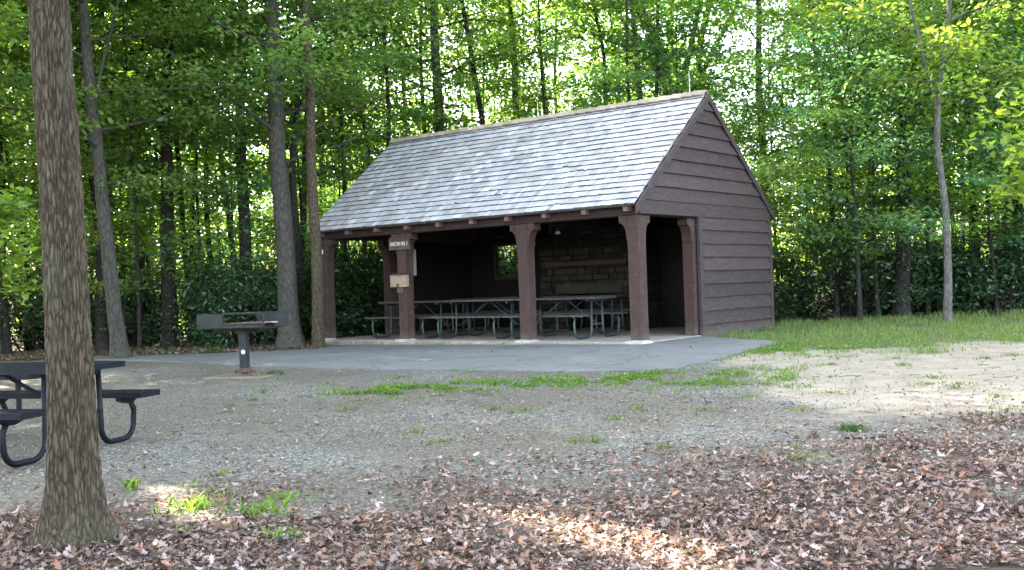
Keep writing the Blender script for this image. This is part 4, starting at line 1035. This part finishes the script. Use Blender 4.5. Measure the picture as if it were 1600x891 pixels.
v, c = blades(X, Y, rg.uniform(.025, .075, len(X)), rg.uniform(.003, .006, len(X)), rg, (.12, .205, .04), .6); VV.append(v); CC.append(c)
# scattered tufts
def tuft(px, py, r, n, h, colr=(.115, .195, .04), w=.005):
    x, y = gp(px, py); a = rg.uniform(0, 6.3, n); q = np.abs(rg.normal(0, r, n)); X = x+q*np.cos(a); Y = y+q*np.sin(a)
    v, c = blades(X, Y, h*rg.uniform(.5, 1.1, n), w*rg.uniform(.6, 1.2, n), rg, colr, .7); VV.append(v); CC.append(c)
tuft(1332, 672, .07, 420, .075, (.06, .12, .035), .003)
tuft(622, 590, .12, 90, .05); tuft(425, 585, .10, 260, .09, (.10, .14, .05)); tuft(475, 530, .35, 700, .09); tuft(545, 525, .3, 100, .06)
for (px, py) in ((510, 600), (540, 640), (395, 625), (410, 612), (650, 675), (770, 640), (800, 645), (820, 640), (930, 690), (900, 690), (690, 690), (1000, 640), (1100, 640), (1040, 700), (960, 655), (1170, 620), (1300, 615), (1220, 590), (1450, 600), (1500, 600), (1400, 560), (1560, 620), (1540, 560), (1585, 555), (1460, 590), (1240, 700), (1260, 715), (1230, 718), (1380, 705), (1410, 570), (1300, 570), (1250, 640), (1540, 650), (1570, 640), (1200, 600), (1500, 605)):
    tuft(px, py, .10, 60, .055, (.12, .18, .05), .004)
for (px, py, r, n, h) in ((208, 765, .035, 26, .12), (300, 795, .12, 110, .10), (330, 770, .13, 90, .06), (410, 800, .15, 130, .09), (440, 780, .1, 60, .07), (430, 845, .05, 36, .11), (455, 840, .05, 30, .07), (300, 760, .06, 30, .06), (345, 742, .05, 26, .06), (290, 830, .03, 14, .07), (100, 668+60, .06, 30, .06)):
    tuft(px, py, r, n, h, (.14, .24, .04), .006)
def any_f(X, Y): return .5*np.clip(pf(X, Y, 1.1, 61)-.35, 0, 1)*off(X, Y)*(1-litter_d(X, Y))
X, Y = scatter(60000, -6, 12, 7.5, 16.5, any_f)
v, c = blades(X, Y, rg.uniform(.015, .05, len(X)), rg.uniform(.003, .006, len(X)), rg, (.12, .18, .05), .8); VV.append(v); CC.append(c)
# grass and low weeds along the forest edge, left
def edge_f(X, Y): return np.exp(-((Y-21.9)/.5)**2)*sm(-.1, .4, pf(X, Y, 1.5, 71))*off(X, Y)
X, Y = scatter(30000, -12, -3, 20.5, 23.5, edge_f)
v, c = blades(X, Y, rg.uniform(.04, .14, len(X)), rg.uniform(.004, .008, len(X)), rg, (.09, .16, .04), .6); VV.append(v); CC.append(c)
V = np.concatenate(VV); c = np.concatenate(CC)
tag(np_mesh('grass', V, 5, c, M['grass']), 'short green grass on the lawn and in patches on the gravel', 'grass', kind='stuff')
# clover leaves among the grass: small flat leaflets
X, Y = scatter(90000, -3, 12, 11.5, 20, lambda a, b: np.clip(strip_f(a, b)+.35*lawn_f(a, b)*sm(18.5, 17, b), 0, 1)); m = len(X)
P = np.stack([X, Y, G(X, Y)+rg.uniform(.01, .05, m)], 1); N = rg.normal(0, .4, (m, 3)); N[:, 2] += 1
V, c = leaves_at(P, N, rg.normal(0, 1, (m, 3)), rg.uniform(.02, .045, m), rg, (.13, .23, .05), shape=.42)
tag(np_mesh('ground_cover', V, 4, c, M['grass']), 'low broad-leaved weeds among the grass', 'weeds', kind='stuff')

# fallen oak leaves
def oak_poly():
    P = [(0, 0), (.05, .12), (.20, .20), (.10, .32), (.30, .46), (.13, .56), (.26, .74), (.10, .80), (0, 1.0)]
    return np.array(P+[(-a, b) for a, b in P[-2:0:-1]])
OL = oak_poly(); EL = np.array([(0, 0), (.10, .2), (.2, .42), (.17, .65), (.08, .85), (0, 1), (-.08, .85), (-.17, .65), (-.2, .42), (-.10, .2)])
def ell(X, Y): return litter_d(X, Y)
def fallen(n, x0, x1, y0, y1, dens, Lr, hgt, name, label, seed, pal_):
    global rg
    rg = np.random.default_rng(seed); X, Y = scatter(n, x0, x1, y0, y1, dens); m = len(X)
    for shp, sel, nm in ((OL, np.arange(m) % 3 != 0, name), (EL, np.arange(m) % 3 == 0, name)):
        x = X[sel]; y = Y[sel]; k = len(x); L = Lr[0]+(Lr[1]-Lr[0])*rg.uniform(0, 1, k)**1.3
        N = rg.normal(0, .36, (k, 3)); N[:, 2] += 1; D = rg.normal(0, 1, (k, 3)); D[:, 2] *= .2
        P = np.stack([x, y, G(x, y)+.006+rg.uniform(0, hgt, k)], 1); curl = rg.normal(.25, .55, (k, 2))
        V = poly_leaves(P, N, D, L, shp, None, curl)
        gz_ = G(V[:, :, 0], V[:, :, 1])+.004; V[:, :, 2] = np.maximum(V[:, :, 2], gz_+.012*pf(V[:, 0, 0], V[:, 0, 1], 1.1, 2)[:, None]*sm(14.5, 12.5, V[:, :1, 1]))
        cc = 1.12*np.array(pal_)[rg.integers(0, len(pal_), k)]*(1+.16*rg.normal(size=(k, 1)))
        tag(np_mesh(nm, V, len(shp), np.clip(cc, .02, .75), M['litter']), label, 'leaves', kind='stuff')
LP = [(.22, .155, .125), (.30, .235, .20), (.12, .082, .066), (.20, .155, .135), (.24, .16, .115), (.37, .30, .265), (.075, .052, .042), (.23, .18, .165), (.27, .155, .10), (.10, .07, .055), (.17, .12, .10), (.06, .045, .038)]
fallen(118000, -3.2, 6.6, 4.9, 10.8, lambda a, b: litter_d(a, b)**1.35, (.018, .074), .028, 'leaf_litter', 'brown curled oak leaves lying over the foreground', 5, LP)
fallen(75000, -6.5, 8, 6.5, 15.5, lambda a, b: np.clip(.03+.75*np.clip(pf(a, b, 1.3, 77)+.12, 0, 1)*sm(13.5, 8.5, b), 0, 1)*off(a, b), (.012, .05), .006, 'scattered_leaves', 'single dry leaves scattered on gravel and sand', 6, LP)
fallen(2600, -8, 5, 15, 20, lambda a, b: np.clip(.12+.8*pf(a, b, 1.2, 90), 0, 1)*(shl(a, b)[1] < -.2), (.02, .07), .004, 'stray_leaves', 'few stray leaves on the asphalt', 8, LP)
fallen(9000, -11, -3, 20.8, 24.5, lambda a, b: .8*off(a, b), (.06, .13), .04, 'leaf_litter', 'brown leaves under the trees beyond the path', 9, [(.16, .11, .09), (.22, .16, .13), (.12, .08, .06)])

def stones(n, seed):
    rg = np.random.default_rng(seed); X, Y = scatter(n, -6, 8, 5.5, 14.5, lambda a, b: (1-.7*sand_d(a, b))*off(a, b)*np.clip(.45+.9*pf(a, b, .8, 33), .08, 1)*sm(15, 9, b)); m = len(X)
    r = .003+.009*rg.uniform(0, 1, m)**2.2; Z = G(X, Y)+.012*pf(X, Y, 1.1, 2)*sm(14.5, 12.5, Y)+r*.25
    o = np.array([(1, 0, 0), (0, 1, 0), (-1, 0, 0), (0, -1, 0), (0, 0, .7), (0, 0, -.7)], float); fc = [(0, 1, 4), (1, 2, 4), (2, 3, 4), (3, 0, 4)]
    q = o[None]*rg.uniform(.6, 1.3, (m, 6, 1))*r[:, None, None]; a = rg.uniform(0, 6.3, m); ca, sa = np.cos(a)[:, None], np.sin(a)[:, None]
    q = np.stack([q[:, :, 0]*ca-q[:, :, 1]*sa, q[:, :, 0]*sa+q[:, :, 1]*ca, q[:, :, 2]], 2)+np.stack([X, Y, Z], 1)[:, None]
    V = np.concatenate([q[:, f] for f in fc]); c = np.array([(.22, .21, .20), (.12, .115, .105), (.30, .28, .25), (.10, .085, .07), (.06, .055, .05)])[rg.integers(0, 5, m)]*(1+.15*rg.normal(size=(m, 1)))
    tag(np_mesh('gravel', V, 3, np.clip(np.concatenate([c]*4), .02, .6), M['pebble']), 'small grey stones scattered over the gravel yard', 'gravel', kind='stuff')
_n = NT('pebble'); M['pebble'] = _n.set(_n.attr(), .85, .25).m
stones(110000, 44)
# twigs and sticks
def stick(label, pts, r, mat='grey_bark'):
    P = []
    for (a, b) in pts:
        x, y = gp(a, b); P.append((x, y, float(G(x, y))+r+.006))
    p0 = np.array(P[0]); o = MB().tube([tuple(np.array(q)-p0) for q in P], [r*(1-.6*k/len(P)) for k in range(len(P))], 7).build('fallen_stick', M[mat], smooth=True); o.location = P[0]; tag(o, label, 'stick')
stick('long thin pale stick lying on the sand at the right', [(1600, 671), (1560, 664), (1530, 662), (1500, 655), (1478, 650)], .010, 'pale_bark')
stick('short bare stick lying at the back of the lawn', [(1440, 508), (1415, 509), (1398, 510)], .02, 'pale_bark')
stick('thin twig on the gravel below the asphalt edge', [(1320, 668+18), (1355, 687), (1385, 684)], .008, 'dark_bark')
tw = MB(); rr = random.Random(3)
for i in range(420):
    x = rr.uniform(-3.5, 7); y = rr.uniform(5, 13); a = rr.uniform(0, 6.3); l = rr.uniform(.04, .16); z = float(G(x, y))+.008
    tw.tube([(x, y, z), (x+l*.5*math.cos(a), y+l*.5*math.sin(a), z+rr.uniform(0, .012)), (x+l*math.cos(a+.2), y+l*math.sin(a+.2), z+.003)], [.003, .0025, .0015], 4, caps=False)
tag(tw.build('twigs', M['grey_bark']), 'small broken twigs scattered over the ground', 'twigs', kind='stuff')

# ------------------------------------------------------------------ light
w = bpy.data.worlds.new('World'); scene.world = w; w.use_nodes = True; nt_ = w.node_tree
sky = nt_.nodes.new('ShaderNodeTexSky'); sky.sky_type = 'NISHITA'; sky.sun_disc = False; sky.sun_elevation = SUN_EL
sky.sun_rotation = math.pi/2-SUN_AZ; sky.dust_density = 2.5; sky.air_density = 1.0; sky.ozone_density = 1.0
hs_ = nt_.nodes.new('ShaderNodeHueSaturation'); hs_.inputs['Saturation'].default_value = .62; nt_.links.new(sky.outputs[0], hs_.inputs['Color']); nt_.links.new(hs_.outputs[0], nt_.nodes['Background'].inputs[0]); nt_.nodes['Background'].inputs[1].default_value = .15
sl = bpy.data.lights.new('sun', 'SUN'); sl.energy = 5.0; sl.angle = R(.5); sl.color = (1, .90, .74); so = bpy.data.objects.new('sun', sl); col.objects.link(so)
so.rotation_euler = Vector(sun_dir).to_track_quat('Z', 'Y').to_euler()
vs_ = scene.view_settings; vs_.view_transform = 'Standard'; vs_.look = 'None'; vs_.gamma = 1; vs_.use_curve_mapping = False; vs_.exposure = 3.55
cy_ = scene.cycles; cy_.max_bounces = 5; cy_.diffuse_bounces = 3; cy_.transmission_bounces = 2; cy_.glossy_bounces = 2
print('objects', len(bpy.data.objects))
